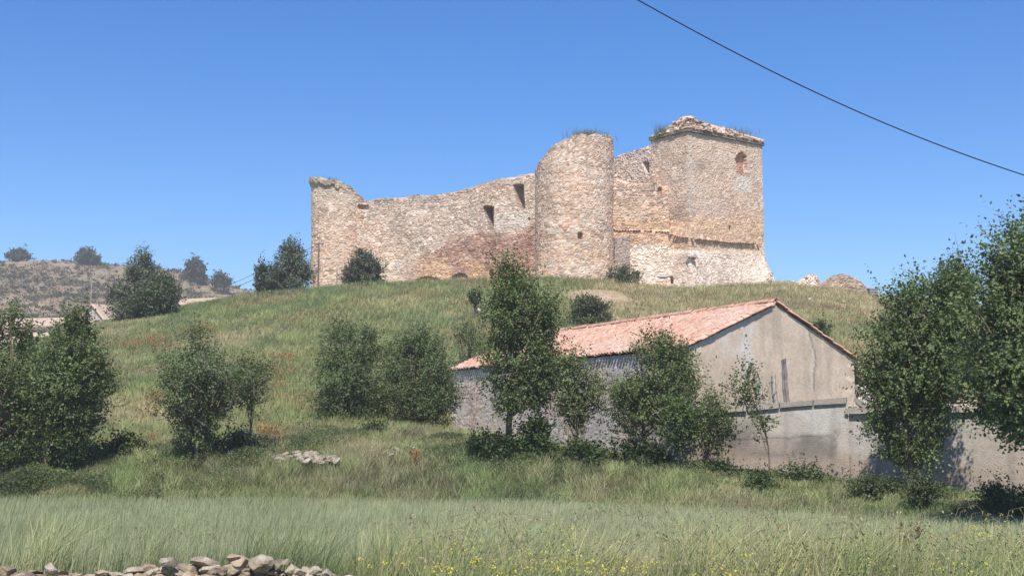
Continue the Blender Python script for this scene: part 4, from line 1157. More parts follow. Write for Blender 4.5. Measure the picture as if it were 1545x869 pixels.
# hillside grass
def hillgrass(n, y0, y1, power):
    x, y = sample(n, y0, y1, power, 5)
    m = (y > ybk(x) - .2) & ~in_barn(x, y) & ~behind_yard(x, y) ; x = x[m]; y = y[m]
    BE = hit(903, 447); de = np.hypot((x - BE[0]) / 2.6, (y - BE[1]) / 3.2) + .5 * (noise(x * .9, y * .7, 33) - .5)
    m = R.random(len(x)) < np.clip((de - .85) * 2.5, .02, 1); x = x[m]; y = y[m]
    # tussocks: pull blades together
    tx = np.floor(x / .55); ty = np.floor(y / .55)
    cxx = (tx + .2 + .6 * hsh(tx, ty, 91)) * .55; cyy = (ty + .2 + .6 * hsh(tx, ty, 92)) * .55
    pull = .45 * hsh(tx, ty, 93); x = x + (cxx - x) * pull; y = y + (cyy - y) * pull
    th = hsh(tx, ty, 94)
    n1 = fbm(x * .10 + 7, y * .07, 201, 4); n2 = fbm(x * .45, y * .3, 202, 3); n3 = fbm(x * .16 + 40, y * .12, 203, 3)
    green = np.array([.132, .148, .068]); lush = np.array([.108, .138, .062]); straw = np.array([.29, .24, .145]); brown = np.array([.17, .125, .075]); yel = np.array([.205, .21, .085])
    px, py = proj(x, y, terr(x, y) + .3)
    right = sst(px, 860, 960) * sst(-py, -540, -470)
    low = np.exp(-((px - 200) / 90) ** 2 - ((py - 612) / 45) ** 2)
    sstraw = np.clip(sst(n1 + .25 * n2 + .2 * right + .25 * low, .67, .92) * 1.0, 0, 1)
    nearw = sst(px, 1060, 1120)
    vg = (1 - sst(y - ybk(x), 2.5, 7)) * sst(px, 310, 380) * (1 - sst(px, 660, 800))
    c = lerp(green, lush, sst(n3, .4, .6)); c = lerp(c, yel, sst(n2, .52, .72) * .6)
    c = lerp(c, straw, np.clip(sstraw * .75 + .55 * right, 0, .85)); c = lerp(c, brown, sst(fbm(x * .3, y * .2, 204, 3), .6, .72) * .55)
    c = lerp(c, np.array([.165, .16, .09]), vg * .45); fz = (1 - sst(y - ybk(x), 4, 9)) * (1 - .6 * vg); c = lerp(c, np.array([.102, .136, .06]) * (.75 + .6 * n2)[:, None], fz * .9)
    c = c * 1.68 * (.66 + .6 * th)[:, None] * R.uniform(.75, 1.3, len(x))[:, None]
    st = R.random(len(x)) < .07 + .14 * right
    c[st] = straw * R.uniform(.7, 1.2, st.sum())[:, None]
    h = .14 + .26 * th * (.5 + n2) + .14 * vg + R.uniform(0, .12, len(x)) + .1 * sst(y, 98, 110)
    h = h * (1 - .5 * nearw * (y < 48))
    w = .014 + .00034 * y
    lean = np.stack([.03 + .14 * (hsh(tx, ty, 95) - .5) + R.normal(0, .13, len(x)), .12 * (hsh(tx, ty, 96) - .5) + R.normal(0, .12, len(x))], 1) * (h / .4)[:, None]
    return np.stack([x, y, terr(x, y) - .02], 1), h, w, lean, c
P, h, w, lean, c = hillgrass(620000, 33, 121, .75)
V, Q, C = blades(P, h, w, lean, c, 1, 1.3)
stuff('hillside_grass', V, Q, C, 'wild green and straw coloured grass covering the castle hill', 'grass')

# meadow strip between the wheat and the trees
x = R.uniform(-26, 24, 300000); y = ybk(x) - .3 + 13 * R.random(len(x)) ** 1.15
px_ = CX + F * x / y; hp_ = np.hypot((px_ - 459) / 62, (y - hit(459, 690)[1]) / 2.0)
m = (np.abs(x) < .5 * y + 2) & ~in_barn(x, y) & ~behind_yard(x, y) & (hp_ > .95); x = x[m]; y = y[m]
tx = np.floor(x / .5 + noise(x, y, 8)); ty = np.floor(y / .5); th = hsh(tx, ty, 294); n1 = fbm(x * .25, y * .3, 295, 3); n2 = fbm(x * .8, y * .8, 296, 3)
c = lerp(np.array([.155, .19, .085]), np.array([.215, .225, .11]), sst(n1, .4, .62)); c = lerp(c, np.array([.24, .205, .13]), sst(n2, .55, .7) * .6)
px_ = CX + F * x / y; bz = sst(px_, 310, 380) * (1 - sst(px_, 600, 720)) * sst(fbm(x * .35, y * .4, 297, 3), .3, .55); c = lerp(c, np.array([.225, .185, .125]), bz * .7)
c = c * 1.35 * (.6 + .75 * th)[:, None] * R.uniform(.7, 1.3, len(x))[:, None]
h = (.16 + .34 * th * (.5 + n1) + R.uniform(0, .14, len(x))) * (1 - .35 * sst(x, 5, 8))
V, Q, C = blades(np.stack([x, y, terr(x, y) - .02], 1), h, np.full(len(x), .024), np.stack([.04 + R.normal(0, .15, len(x)), R.normal(0, .15, len(x))], 1) * (h / .4)[:, None], c, 2, 1.25)
stuff('meadow_grass', V, Q, C, 'rough green meadow grass between the wheat and the trees by the barn', 'grass')

# verge weeds in front, taller and mixed
x, y = sample(210000, 6.5, 32, 1.2, 1.5)
m = (y < yfr(x) + 1.5) & ~((x < -.8) & (y < 12.2)); x = x[m]; y = y[m]
tx = np.floor(x / .45); ty = np.floor(y / .45); th = hsh(tx, ty, 191)
n1 = fbm(x * .35, y * .25, 211, 3); n2 = fbm(x * .8 + 9, y * .6, 212, 3)
c = lerp(np.array([.125, .155, .065]), np.array([.19, .205, .09]), sst(n1, .35, .65)); c = lerp(c, np.array([.33, .28, .16]), sst(n2, .52, .7) * .75)
c = lerp(c, np.array([.075, .105, .045]), sst(n2, .50, .32) * .8)
c = c * 1.4 * (.6 + .8 * th)[:, None] * R.uniform(.7, 1.3, len(x))[:, None]
st = R.random(len(x)) < .12; c[st] = np.array([.34, .29, .18]) * R.uniform(.7, 1.2, st.sum())[:, None]
h = .22 + .6 * th ** 1.5 * (.5 + n1) + R.uniform(0, .2, len(x)); h = h * np.interp(y, [7, 10, 14], [.75, .85, 1.0])
w = .006 + .0004 * y
lean = np.stack([.12 + R.normal(0, .16, len(x)), R.normal(0, .16, len(x))], 1) * (h / .5)[:, None]
V, Q, C = blades(np.stack([x, y, terr(x, y) - .02], 1), h, w, lean, c, 3, 1.25, .8)
stuff('meadow_weeds', V, Q, C, 'tangle of wild grasses and weeds between the camera and the wheat', 'weeds')
# broad leaves low among the weeds
x, y = sample(110000, 6.5, 31, 1.2, 1.5); m = (y < yfr(x) + .5) & ~((x < -.8) & (y < 12.2)) & (fbm(x * .9, y * .6, 221, 3) > .5); x = x[m]; y = y[m]
P = np.stack([x, y, terr(x, y) + R.uniform(.05, .8, len(x)) ** 1.0 * (.4 + .9 * noise(x * 1.3, y * 1.1, 223)) * np.interp(y, [7, 14], [.7, 1.])], 1)
V = leaves(P, R.normal(0, 1, (len(P), 3)) + [0, 0, .4], .016 + .0009 * P[:, 1].mean(), .28, R)
c = lerp(np.array([.20, .235, .11]), np.array([.31, .32, .17]), sst(noise(x * .7, y * .5, 224), .3, .7)) * R.uniform(.6, 1.4, len(P))[:, None]
stuff('weed_leaves', V.reshape(-1, 3), quadidx(len(V)), np.repeat(c, 4, 0), 'low leafy herbs among the wild grasses in the near verge', 'weeds')

# pale arching oat stalks in wheat edge and verge
mb = MB()
def stalks(n, gen, hh, name, label, colr):
    mb = MB()
    for k in range(n):
        x, y = gen(); z = float(terr(x, y)); H = hh * R.uniform(.75, 1.2); a = R.uniform(-.3, 1.2); l = R.uniform(.15, .5) * H
        P = np.array([[x, y, z], [x + .15 * l * math.cos(a), y + .1 * l, z + H * .6], [x + .5 * l * math.cos(a), y + .3 * l * math.sin(a), z + H * .95], [x + l * math.cos(a), y + .7 * l * math.sin(a), z + H * .98], [x + l * 1.35 * math.cos(a), y + l * math.sin(a), z + H * .86]])
        w_ = .0012 + .00014 * y
        mb.tube(P, [w_, w_, w_ * .8, w_ * .7, w_ * .5], 3, np.asarray(colr) * R.uniform(.7, 1.15), cap=False)
        m_ = 7; t = R.uniform(.55, 1, m_); i = np.minimum((t * 4).astype(int), 3); f = t * 4 - i
        p = P[i] * (1 - f[:, None]) + P[i + 1] * f[:, None]
        V = leaves(p, R.normal(0, .4, (m_, 3)) + [.3, 0, -.8], .022 + .0009 * y, .2, R)
        mb.add(V.reshape(-1, 3), quadidx(m_), None, np.asarray(colr) * R.uniform(.8, 1.2))
    o = mb.build(name, M_grass); return tag(o, label, 'grass', kind='stuff')
def g1():
    while True:
        px = R.uniform(560, 1560); y = R.uniform(8, 27); x = (px - CX) / F * y
        if y < yfr(x) + 1.5: return x, y
stalks(700, g1, .82, 'wild_oats', 'pale arching wild oat stalks in the verge right of the stones', (.36, .32, .19))
def g2():
    px = R.uniform(700, 1330); y = R.uniform(30, 41); x = (px - CX) / F * y
    return x, min(y, float(ybk(x)) + 1.2)
stalks(230, g2, .8, 'wild_oats', 'bleached tall stalks along the back edge of the wheat before the barn', (.38, .34, .2))
def g3():
    px = R.uniform(-20, 640); y = R.uniform(12.6, 17); x = (px - CX) / F * y
    return x, y
stalks(60, g3, .75, 'wild_oats', 'scattered dry stalks at the near edge of the wheat above the stones', (.36, .33, .2))

# undergrowth along the foot of the slope, the barn and the yard wall
def undergrowth(n, gen, label, ls, hmax, colr):
    x, y, dn = gen(n)
    k = noise(x * 1.1, y * 1.1, 401); k2 = fbm(x * .35, y * .35, 402, 3)
    m = R.random(len(x)) < sst(k * .5 + k2 * .6, .38, .62) * dn; x = x[m]; y = y[m]; k = k[m]; k2 = k2[m]
    hh = hmax * (.25 + .75 * k) * (.5 + k2)
    z = terr(x, y) + hh * R.random(len(x)) ** .6
    d = R.normal(0, .7, (len(x), 3)) + [0, 0, .5]
    V = leaves(np.stack([x, y, z], 1), d, ls, .27, R, .25, unit(R.normal(0, .5, (len(x), 3)) + [0, -.6, .2]))
    c = np.asarray(colr) * (.6 + .8 * noise(x * .8, y * .8, 404))[:, None] * R.uniform(.7, 1.3, (len(x), 1))
    c = lerp(c, np.array([.20, .20, .10]), (R.random(len(x)) < .12) * .7)
    stuff('undergrowth', V.reshape(-1, 3), quadidx(len(V)), np.repeat(c, 4, 0), label, 'undergrowth', M_leaf)
def around(feet):
    ft = np.array(feet, float)
    def g(n):
        k = R.choice(len(ft), n, p=ft[:, 2] ** 2 / (ft[:, 2] ** 2).sum())
        y = ft[k, 1] + R.normal(0, .8, n) * ft[k, 2] ; x = (ft[k, 0] - CX) / F * ft[k, 1] + R.normal(0, 1.0, n) * ft[k, 2]
        ok = ~in_barn(x, y, .2) & ~behind_yard(x, y) & (y > ybk(x) + .5)
        return x[ok], y[ok], np.full(ok.sum(), .9)
    return g
undergrowth(90000, around([(-20, 45.5, 1.6), (60, 45.3, 1.5), (110, 45.5, 1.3), (170, 46.5, 1.4), (230, 45.8, 1.3), (290, 46, 1.3), (340, 46.5, 1.0), (400, 48, 1.0), (450, 50, 1.0), (520, 52, .9), (130, 44.4, .9), (200, 44.3, 1.0), (20, 44.2, .9)]), 'leafy undergrowth round the feet of the left trees', .085, .75, (.125, .16, .068))
undergrowth(80000, around([(700, 47, .9), (745, 45.6, 1.1), (800, 45.3, 1.0), (860, 44.8, 1.1), (905, 44.6, .8), (950, 44.5, 1.2), (1000, 44.2, .9), (1050, 43.8, .8), (640, 52, .8), (680, 50, .8)]), 'dark nettles and weeds round the feet of the trees before the barn', .075, .6, (.11, .145, .062))
undergrowth(70000, around([(1090, 43, .9), (1130, 42.4, .8), (1180, 42.6, 1.0), (1230, 42.4, .9), (1290, 41.4, .9), (1340, 40.4, .9), (1400, 39.4, 1.0), (1460, 38.6, .8), (1510, 37.8, .9), (1560, 36.5, 1.0)]), 'low weeds along the foot of the yard wall', .07, .42, (.14, .17, .08))

# flowers
def flowers(name, label, pts, size, colr, dens, stem=True):
    mb = MB(); pts = np.asarray(pts)
    n = len(pts)
    V = leaves(np.repeat(pts, dens, 0) + R.normal(0, size * .8, (n * dens, 3)), R.normal(0, 1, (n * dens, 3)) + [0, -.3, .3], size, .5, R)
    c = np.asarray(colr) * R.uniform(.75, 1.2, (n * dens, 1)); mb.add(V.reshape(-1, 3), quadidx(len(V)), None, np.repeat(c, 4, 0))
    if stem:
        Z = terr(pts[:, 0], pts[:, 1])
        P = np.stack([pts[:, 0] + R.normal(0, .04, n), pts[:, 1], Z], 1)
        hgt = pts[:, 2] - Z
        V, Q, C = blades(P, hgt, np.full(n, .006) + .0003 * pts[:, 1], np.stack([pts[:, 0] - P[:, 0], 0 * hgt], 1), np.full((n, 3), (.12, .17, .06)), 1, 1.1, 0)
        mb.add(V, Q, None, C)
    return tag(mb.build(name, M_petal), label, 'flowers', kind='stuff')
def clump(px, py, n, Y, sx, sy, sp=.5):
    out = []
    for k in range(n):
        y = Y + R.normal(0, sp); p = at(px + R.normal(0, sx), py + R.normal(0, sy), y)
        z = float(terr(p[0], p[1])); p[2] = min(max(p[2], z + .25), z + 1.1); out.append(p)
    return out
ypts = []
for px in list(range(650, 1000, 22)): ypts += clump(px + R.uniform(-10, 10), 858 + R.uniform(-8, 8), 9, 9.6, 11, 5)[::2]
ypts += clump(855, 802, 12, 12.8, 22, 7) + clump(885, 835, 10, 11, 40, 8) + clump(1420, 858, 9, 9.5, 60, 6) + clump(560, 850, 6, 9.6, 40, 6)
ypts += clump(1300, 815, 16, 14, 40, 10) + clump(1485, 806, 44, 15, 20, 13) + clump(1100, 855, 18, 9.5, 60, 9) + clump(700, 828, 8, 11, 60, 8)
flowers('yellow_flowers', 'sprays of yellow mustard flowers along the bottom edge and right verge', ypts, .016, (.66, .58, .12), 9)
bp = clump(1280, 800, 45, 16, 34, 9) + clump(1250, 788, 25, 18, 45, 5) + clump(950, 840, 25, 11, 60, 12) + clump(640, 798, 10, 20, 25, 6) + clump(1060, 850, 22, 10, 80, 10)
flowers('blue_flowers', 'small blue cornflowers scattered through the near weeds', bp[::2], .011, (.24, .27, .44), 5)
rp = clump(1072, 822, 7, 13, 6, 3) + clump(1176, 802, 6, 15, 2, 5) + clump(1408, 780, 7, 19, 5, 3) + clump(1440, 782, 5, 19, 4, 4) + clump(1452, 800, 5, 17, 3, 5) + clump(1236, 772, 3, 20, 4, 2)
flowers('poppies', 'red poppies dotted in the weeds of the right verge', rp[::2], .02, (.55, .14, .06), 5)
# reddish seeding dock and poppies on the hill
hp = []
for (px, py, sx, sy, nn) in ((306, 494, 14, 4, 70), (285, 500, 10, 4, 30), (235, 512, 14, 6, 60), (205, 520, 14, 4, 40), (160, 518, 10, 3, 20), (430, 538, 12, 4, 40), (420, 556, 20, 7, 46), (410, 578, 12, 10, 40), (235, 600, 8, 5, 34), (225, 620, 7, 4, 20), (392, 642, 8, 4, 26), (420, 648, 10, 4, 26), (404, 655, 9, 4, 22), (625, 686, 4, 2, 16), (456, 480, 25, 6, 26), (690, 455, 14, 5, 40), (580, 470, 40, 9, 40), (228, 660, 6, 3, 12), (1270, 470, 30, 12, 36), (545, 455, 30, 6, 24), (1170, 452, 14, 5, 24)):
    for k in range(nn):
        qx = px + R.normal(0, sx); qy = py + R.normal(0, sy)
        ys = np.linspace(45, 111, 400); pr = at(qx, qy, 1.0)
        xs = pr[0] * ys; zs = 3 + (pr[2] - 3) * ys; tz = terr(xs, ys) + .35
        i = np.argmax(tz > zs)
        if tz[i] > zs[i]: hp.append((xs[i], ys[i], tz[i] + R.uniform(-.08, .12)))
flowers('red_flowers', 'rusty red drifts of poppies and seeding dock on the castle hill', hp, .085, (.40, .13, .07), 4)

# tufts on top of the ruin
def tuft(label, px, Y, py, n, sx, hh, colr, seed):
    rg = np.random.default_rng(seed); b = at(px, py, Y)
    P = np.stack([rg.normal(0, sx, n), rg.normal(0, .35, n), rg.uniform(-.35, 0, n)], 1)
    h = hh * rg.uniform(.5, 1.2, n)
    V, Q, C = blades(P, h, np.full(n, .05), np.stack([rg.normal(.05, .25, n), rg.normal(0, .2, n)], 1) * hh, np.asarray(colr) * rg.uniform(.7, 1.25, (n, 1)), 2, 1.2)
    o = link('grass_tuft', mesh_np('grass_tuft', V, Q, None, C), M_grass, None, b)
    tag(o, label, 'plant', 'weeds growing on top of the ruin')
tuft('grass tuft on the rim of the big round tower', 888, TC[1] - 2.2, 207, 420, .9, 1.0, (.19, .18, .10), 1)
tuft('green bush of grass at the left shoulder of the keep top', 1003, 121.0, 208, 420, .45, 1.5, (.15, .16, .07), 2)
tuft('thin grass tuft along the right part of the keep top', 1105, 122.8, 201, 220, 1.1, .85, (.19, .18, .10), 3)
tuft('sparse grass tuft on the rim of the lower round tower', 486, T2[1] - 2, 272, 160, .7, .6, (.20, .18, .10), 4)
tuft('green weeds growing in the gap between lower wall and keep', 984, 120.4, 284, 160, .5, .8, (.12, .15, .06), 5)

# far hillside scrub, uncountable
n = 15000
x = R.uniform(-330, -20, n); y = 190 + 245 * R.random(n) ** .8
dn = fbm(x * .03, y * .03, 303, 3); m = dn + .5 * R.random(n) > .62; x = x[m]; y = y[m]
z = hillz(x, y); q = 16
sz = R.uniform(.35, 1.2, len(x)) * (1 + .5 * (R.random(len(x)) > .9))
P = np.repeat(np.stack([x, y, z], 1), q, 0) + R.normal(0, 1, (len(x) * q, 3)) * np.repeat(sz, q)[:, None] * np.array([.75, .75, .28]) + np.array([0, 0, .25])
V = leaves(P, R.normal(0, 1, (len(P), 3)) + [0, 0, .6], .6, .4, R)
c = np.repeat(np.array([[.105, .10, .058]]) * R.uniform(.6, 1.4, (len(x), 1)) + np.array([[.03, .01, .0]]) * R.random((len(x), 1)), q, 0) * R.uniform(.8, 1.2, (len(P), 1))
stuff('hillside_scrub', V.reshape(-1, 3), quadidx(len(V)), np.repeat(c, 4, 0), 'grey green scrub dotting the far brown hillside', 'scrub', M_needle)
mb = MB()
for k in range(420):
    xx = R.uniform(-200, -60); yy = R.uniform(215, 330); V, T = ico(1); s_ = R.uniform(.5, 1.4)
    if noise(xx * .05, yy * .05, 77) < .45: continue
    mb.add(rotz(V * [s_ * 1.6, s_, s_ * .45], R.uniform(0, 6)) + [xx, yy, float(hillz(xx, yy))], None, T, np.array([.42, .34, .25]) * R.uniform(.8, 1.2))
tag(mb.build('hillside_rocks', M_rock), 'pale rock outcrops scattered on the far hillside', 'rocks', kind='stuff')

# ------------------------------------------------------------------ dry stone wall in front, rubble heaps, rocks
def stones(name, root, lst, Yb, seed, cols, sub=3, thick=.9, kids=True):
    rg = np.random.default_rng(seed)
    for (px, py, w_, h_) in lst:
        Y = (hit(px, py, 30, 80, .28)[1] if Yb is None else Yb) + rg.uniform(-.12, .12); p = at(px, py, Y); k = Y / F
        V, T = rock((w_ * k * 1.08, max(w_, h_) * k * thick, h_ * k * 1.16), sub, 13, .13, rg)
        V = V @ np.array([[1, 0, rg.normal(0, .1)], [0, 1, 0], [rg.normal(0, .15), 0, 1]])
        c = np.asarray(cols[rg.integers(len(cols))]) * rg.uniform(.85, 1.12)
        pt = fbm(V[:, 0] * 9 + px, V[:, 2] * 11 + py, 5, 3)
        cc = lerp(np.broadcast_to(c, V.shape), c * .55, sst(pt, .55, .7) * .6); cc = lerp(cc, np.array([.40, .365, .30]), sst(pt, .44, .32) * .6)
        o = link('stone', mesh_np('stone', V, None, T, cc), M_rock, root, p - np.array(root.location))
zz = 2.971
lst7 = [(25, 780, 92, 50), (140, 787, 92, 40), (228, 772, 58, 58), (275, 784, 62, 40), (350, 797, 42, 18), (455, 789, 74, 34), (580, 797, 40, 20), (520, 799, 50, 16), (665, 786, 62, 44), (700, 772, 50, 40), (765, 739, 88, 54), (730, 775, 64, 44), (828, 755, 54, 34), (832, 786, 112, 42), (920, 728, 126, 54), (930, 766, 104, 46), (1000, 770, 64, 44), (1035, 714, 78, 36), (1058, 742, 108, 62), (1150, 738, 145, 74), (1100, 792, 76, 34), (1035, 792, 70, 30), (1240, 750, 96, 44), (1215, 776, 94, 34), (1300, 768, 54, 42), (1275, 740, 50, 30), (1390, 782, 80, 40), (1432, 788, 50, 30), (1465, 785, 40, 36), (1340, 786, 50, 40), (1180, 790, 50, 30), (880, 790, 60, 30), (985, 792, 60, 26), (1260, 790, 60, 26), (1130, 770, 60, 26), (600, 802, 70, 26), (400, 800, 60, 22), (180, 800, 60, 24), (90, 800, 60, 24), (1495, 800, 50, 26)]
fw = thing('dry_stone_wall', 'collapsed dry stone wall of loose grey limestone at the bottom left edge', 'wall', (at(300, 850, 11.0)[0], 11.0, terr(at(300, 850, 11)[0], 11.0)))
SC = [(.33, .265, .185), (.28, .225, .16), (.36, .30, .225), (.33, .25, .17), (.24, .195, .145)]
stones('stone', fw, [(a / zz, 600 + b / zz, w_ / zz, h_ / zz) for a, b, w_, h_ in lst7], 11.0, 71, SC)
rg = np.random.default_rng(72); low = []
for px in np.arange(-70, 520, 21.0):
    bulge = 0 if not 190 < px < 490 else 1
    for j, py in enumerate((861, 872, 890, 908) if 200 < px < 490 else (874, 890, 908)): low.append((px + rg.uniform(-7, 7) + 10 * (j % 2), py + rg.uniform(-3, 3), rg.uniform(22, 38), rg.uniform(15, 22)))
stones('stone', fw, low, 11.02, 73, SC, 2)
heap = thing('rubble_heap', 'heap of pale field stones on the slope above the wheat', 'rubble', hit(460, 697))
hb = float(heap.location.z)
rg = np.random.default_rng(74)
hl = []
for k in range(44):
    px = rg.uniform(405, 512); t = 1 - abs((px - 458) / 56) ** 2
    hl.append((px, 697 - rg.uniform(0, 15) * max(t, .15), rg.uniform(9, 19), rg.uniform(6, 11)))
stones('stone', heap, hl, None, 75, [(.33, .275, .21), (.29, .235, .175), (.37, .32, .25), (.24, .19, .14)], 2)
h2_ = thing('rubble_heap', 'few pale stones in the grass right of the stone heap', 'rubble', hit(600, 686))
stones('stone', h2_, [(581, 684, 12, 10), (598, 678, 14, 7), (612, 674, 20, 8), (622, 677, 12, 7), (560, 680, 10, 6), (590, 687, 10, 6)], None, 76, [(.44, .37, .29), (.48, .42, .34)], 2)
rk = [('pale stone lying alone at the foot of the slope near the stone heap', 378, 707, 47, 9, 4), ('second pale stone close above the lone one at the slope foot', 372, 703, 47.2, 6, 4), ('white block on the grass of the upper slope behind the tall tree', 722, 469, 84, 10, 5),
      ('pale boulder beside the spreading dark bush on the castle slope', 932, 481, 82, 7, 6), ('small pale stone left of the boulder near the spreading bush', 925, 477, 82, 5, 4), ('small white stone in weeds at the yard wall foot', 1102, 731, 43, 13, 4), ('buff stones patch on the dry slope right of the barn ridge', 1272, 456, 88, 9, 4), ('small buff stone on the dry slope above the gable', 1222, 452, 92, 8, 4)]
for i, (lab, px, py, Y, w_, h_) in enumerate(rk):
    p = hit(px, py, 30, 111, .1); Y = p[1]; k = Y / F
    V, T = rock((w_ * k, w_ * k * .8, h_ * k * 1.6), 2, 9, .06, np.random.default_rng(80 + i))
    tag(link('stone', mesh_np('stone', V, None, T, np.broadcast_to(np.array([.55, .49, .40]), V.shape)), M_rock, None, p), lab, 'stone')

# ------------------------------------------------------------------ ruins and box on the right skyline
def skyline_rock(name, label, px0, px1, prof, Y, colr, depth, seed, cat='ruin', amp=.12):
    a = at(px0, 430, Y)[:2]; b = at(px1, 430, Y)[:2]
    zb = float(terr((a[0] + b[0]) / 2, Y)) - .8
    f = ztop_from_px(prof)
    root = thing(name, label, cat, (a[0], a[1], zb + .8))
    o = masonry('stonework', ccw([a, b, b + [0, depth], a + [0, depth]]), zb, lambda x, y, s: np.maximum(f(x, np.full_like(y, Y), s) , zb + .3), root, colf=lambda c: stone_mix(c, colr), seed=seed, rag=.25, amp=amp, rough=.25, sw=.4, sh=.22, mat=M_rock)
    o.location = -Vector(root.location)
skyline_rock('ruined_wall', 'rounded stub of ruined tan wall on the skyline right of the keep', 1232, 1306, [(1232, 436), (1242, 424), (1252, 416), (1264, 413), (1275, 414), (1285, 419), (1296, 428), (1306, 440)], 113, [(.34, .29, .22), (.30, .25, .19), (.38, .33, .26)], 1.6, 501, amp=.06)
skyline_rock('ruined_wall', 'small pale ruined wall block between the keep and the rounded stub', 1204, 1236, [(1204, 427), (1208, 417), (1218, 414), (1226, 416), (1230, 423), (1236, 429)], 114.5, PAL_PALE, 1.2, 502)
skyline_rock('ruined_wall', 'low flat remnant of wall at the keep foot', 1172, 1200, [(1172, 427), (1178, 424), (1192, 424), (1200, 430)], 116, [(.5, .46, .42), (.55, .5, .45)], 1.2, 503)
bx = thing('louvred_box', 'small dark louvred metal box on the skyline left of the right trees', 'box', at(1317, 445, 110))
mb = MB(); mb.box((0, 0, .25), (.75, 0, 0), (0, .6, 0), (0, 0, .55), (.16, .17, .17)); mb.build('body', M_metal, bx)
for k in range(4):
    mb = MB(); mb.box((0, -.33, .05 + .14 * k), (.8, 0, 0), (0, .12, .03), (0, 0, .05), (.42, .43, .43)); mb.build('louvre', M_metal, bx)
mb = MB(); mb.box((0, 0, .56), (.9, 0, 0), (0, .75, 0), (0, 0, .06), (.35, .36, .36)); mb.build('lid', M_metal, bx)

# ------------------------------------------------------------------ houses beyond the left brow
def house(label, c0, wx, dy, h, rise, rot, wcol, rcol, seed):
    root = thing('village_house', label, 'house', c0, 'houses beyond the left brow'); root.rotation_euler = (0, 0, rot)
    mb = MB()
    V = [(-wx, -dy, -4), (wx, -dy, -4), (wx, dy, -4), (-wx, dy, -4), (-wx, -dy, h), (wx, -dy, h), (wx, dy, h), (-wx, dy, h), (0, -dy, h + rise), (0, dy, h + rise)]
    mb.add(V, [[0, 1, 5, 4], [1, 2, 6, 5], [2, 3, 7, 6], [3, 0, 4, 7]], [[4, 5, 8], [6, 7, 9]], wcol); mb.build('wall', M_plaster, root)
    mb = MB(); sl = math.hypot(wx, rise)
    for s in (-1, 1):
        e = np.array([s * (wx + .35), 0, h - rise * .35 / wx + .06]); r = np.array([0, 0, h + rise + .06])
        n = 46
        for i in range(n):
            yy = -dy - .25 + (2 * dy + .5) * (i + .5) / n
            mb.tube([r + [0, yy, 0], (r + e) / 2 + [0, yy, .02], e + [0, yy, 0]], .12, 6, np.asarray(rcol) * R.uniform(.8, 1.15))
        mb.box((e + r) / 2 + [0, 0, -.05], e - r, (0, 2 * dy + .5, 0), (0, 0, .06), np.asarray(rcol) * .8)
    mb.build('roof', M_tile, root)
    for (fx, fz) in ((-.45, h * .45), (.45, h * .45)):
        mb = MB(); mb.box((fx * wx, -dy - .02, fz), (.8, 0, 0), (0, .08, 0), (0, 0, 1.0), (.07, .06, .06)); mb.build('window', M_wood, root)
p = at(155, 484, 150)
house('pale plastered house with a steep gable beside the low conifer', at(163, 486, 150) - [0, 0, 1.0], 1.9, 2.4, 1.2, 1.7, RAD(-30), (.55, .48, .40), (.50, .38, .28), 1)
house('long house with pale tan roof showing right of the dark conifers', at(285, 462, 140) - [0, 0, 1.2], 3.2, 4.0, .9, 1.0, RAD(70), (.55, .46, .36), (.56, .42, .31), 2)
house('cream house glimpsed above the far left trees', at(70, 505, 150) - [0, 0, 1.0], 4.2, 4.0, 1.6, 1.3, RAD(75), (.62, .54, .44), (.55, .43, .33), 3)
house('cream house with small tan roof left of the other cream house', at(28, 520, 146) - [0, 0, 1.0], 3.0, 3.0, 1.2, 1.2, RAD(20), (.60, .52, .42), (.53, .42, .33), 4)

# ------------------------------------------------------------------ poles and wires
def pole(label, px, pyt, pyb, Y, r, colr, arm=0, cat='utility pole'):
    b = at(px, pyb, Y); t = at(px, pyt, Y); root = thing('utility_pole' if arm else 'post', label, cat, b)
    H = t[2] - b[2]
    mb = MB(); mb.tube([(0, 0, -1), (0, 0, H * .5), (0, 0, H)], [r, r * .9, r * .75], 8, colr); mb.build('pole', M_wood, root)
    if arm:
        mb = MB(); mb.box((0, 0, H - .12), (arm, .04, 0), (-.01, .08, 0), (0, 0, .08), np.asarray(colr) * .9); mb.build('crossarm', M_wood, root)
        for s in (-1, 0, 1):
            mb = MB(); mb.tube([(s * arm * .42, 0, H - .06), (s * arm * .42, 0, H + .12)], [.05, .04], 6, (.4, .35, .3)); mb.build('insulator', M_metal, root)
    return root
pole('thin wooden utility pole with a short crossarm before the low round tower', 480, 366, 432, 113.5, .09, (.17, .14, .12), .95)
pole('short grey post by the juniper at the castle foot', 508, 406, 433, 113.2, .06, (.30, .27, .24), 0, 'post')
pole('pale slender lamp mast far off before the brown hillside', 137, 427, 460, 170, .05, (.45, .43, .4), 0, 'post')
def wire(name, label, pts, r, colr=(.03, .03, .035), cat='cable', sag_=0.0):
    P = np.asarray(pts, float)
    t = np.linspace(0, 1, len(P)); tt = np.linspace(0, 1, 48)
    # smooth through the points
    from numpy.polynomial import polynomial as Pl
    co = [np.polyfit(t, P[:, k], min(3, len(P) - 1)) for k in range(3)]
    Q_ = np.stack([np.polyval(c, tt) for c in co], 1); Q_[:, 2] -= sag_ * 4 * tt * (1 - tt)
    mb = MB(); mb.tube(Q_, r, 6, colr); c0 = Q_[24]
    o = mb.build(name, M_metal, None, c0); o.location = [float(v) for v in c0]
    return tag(o, label, cat)
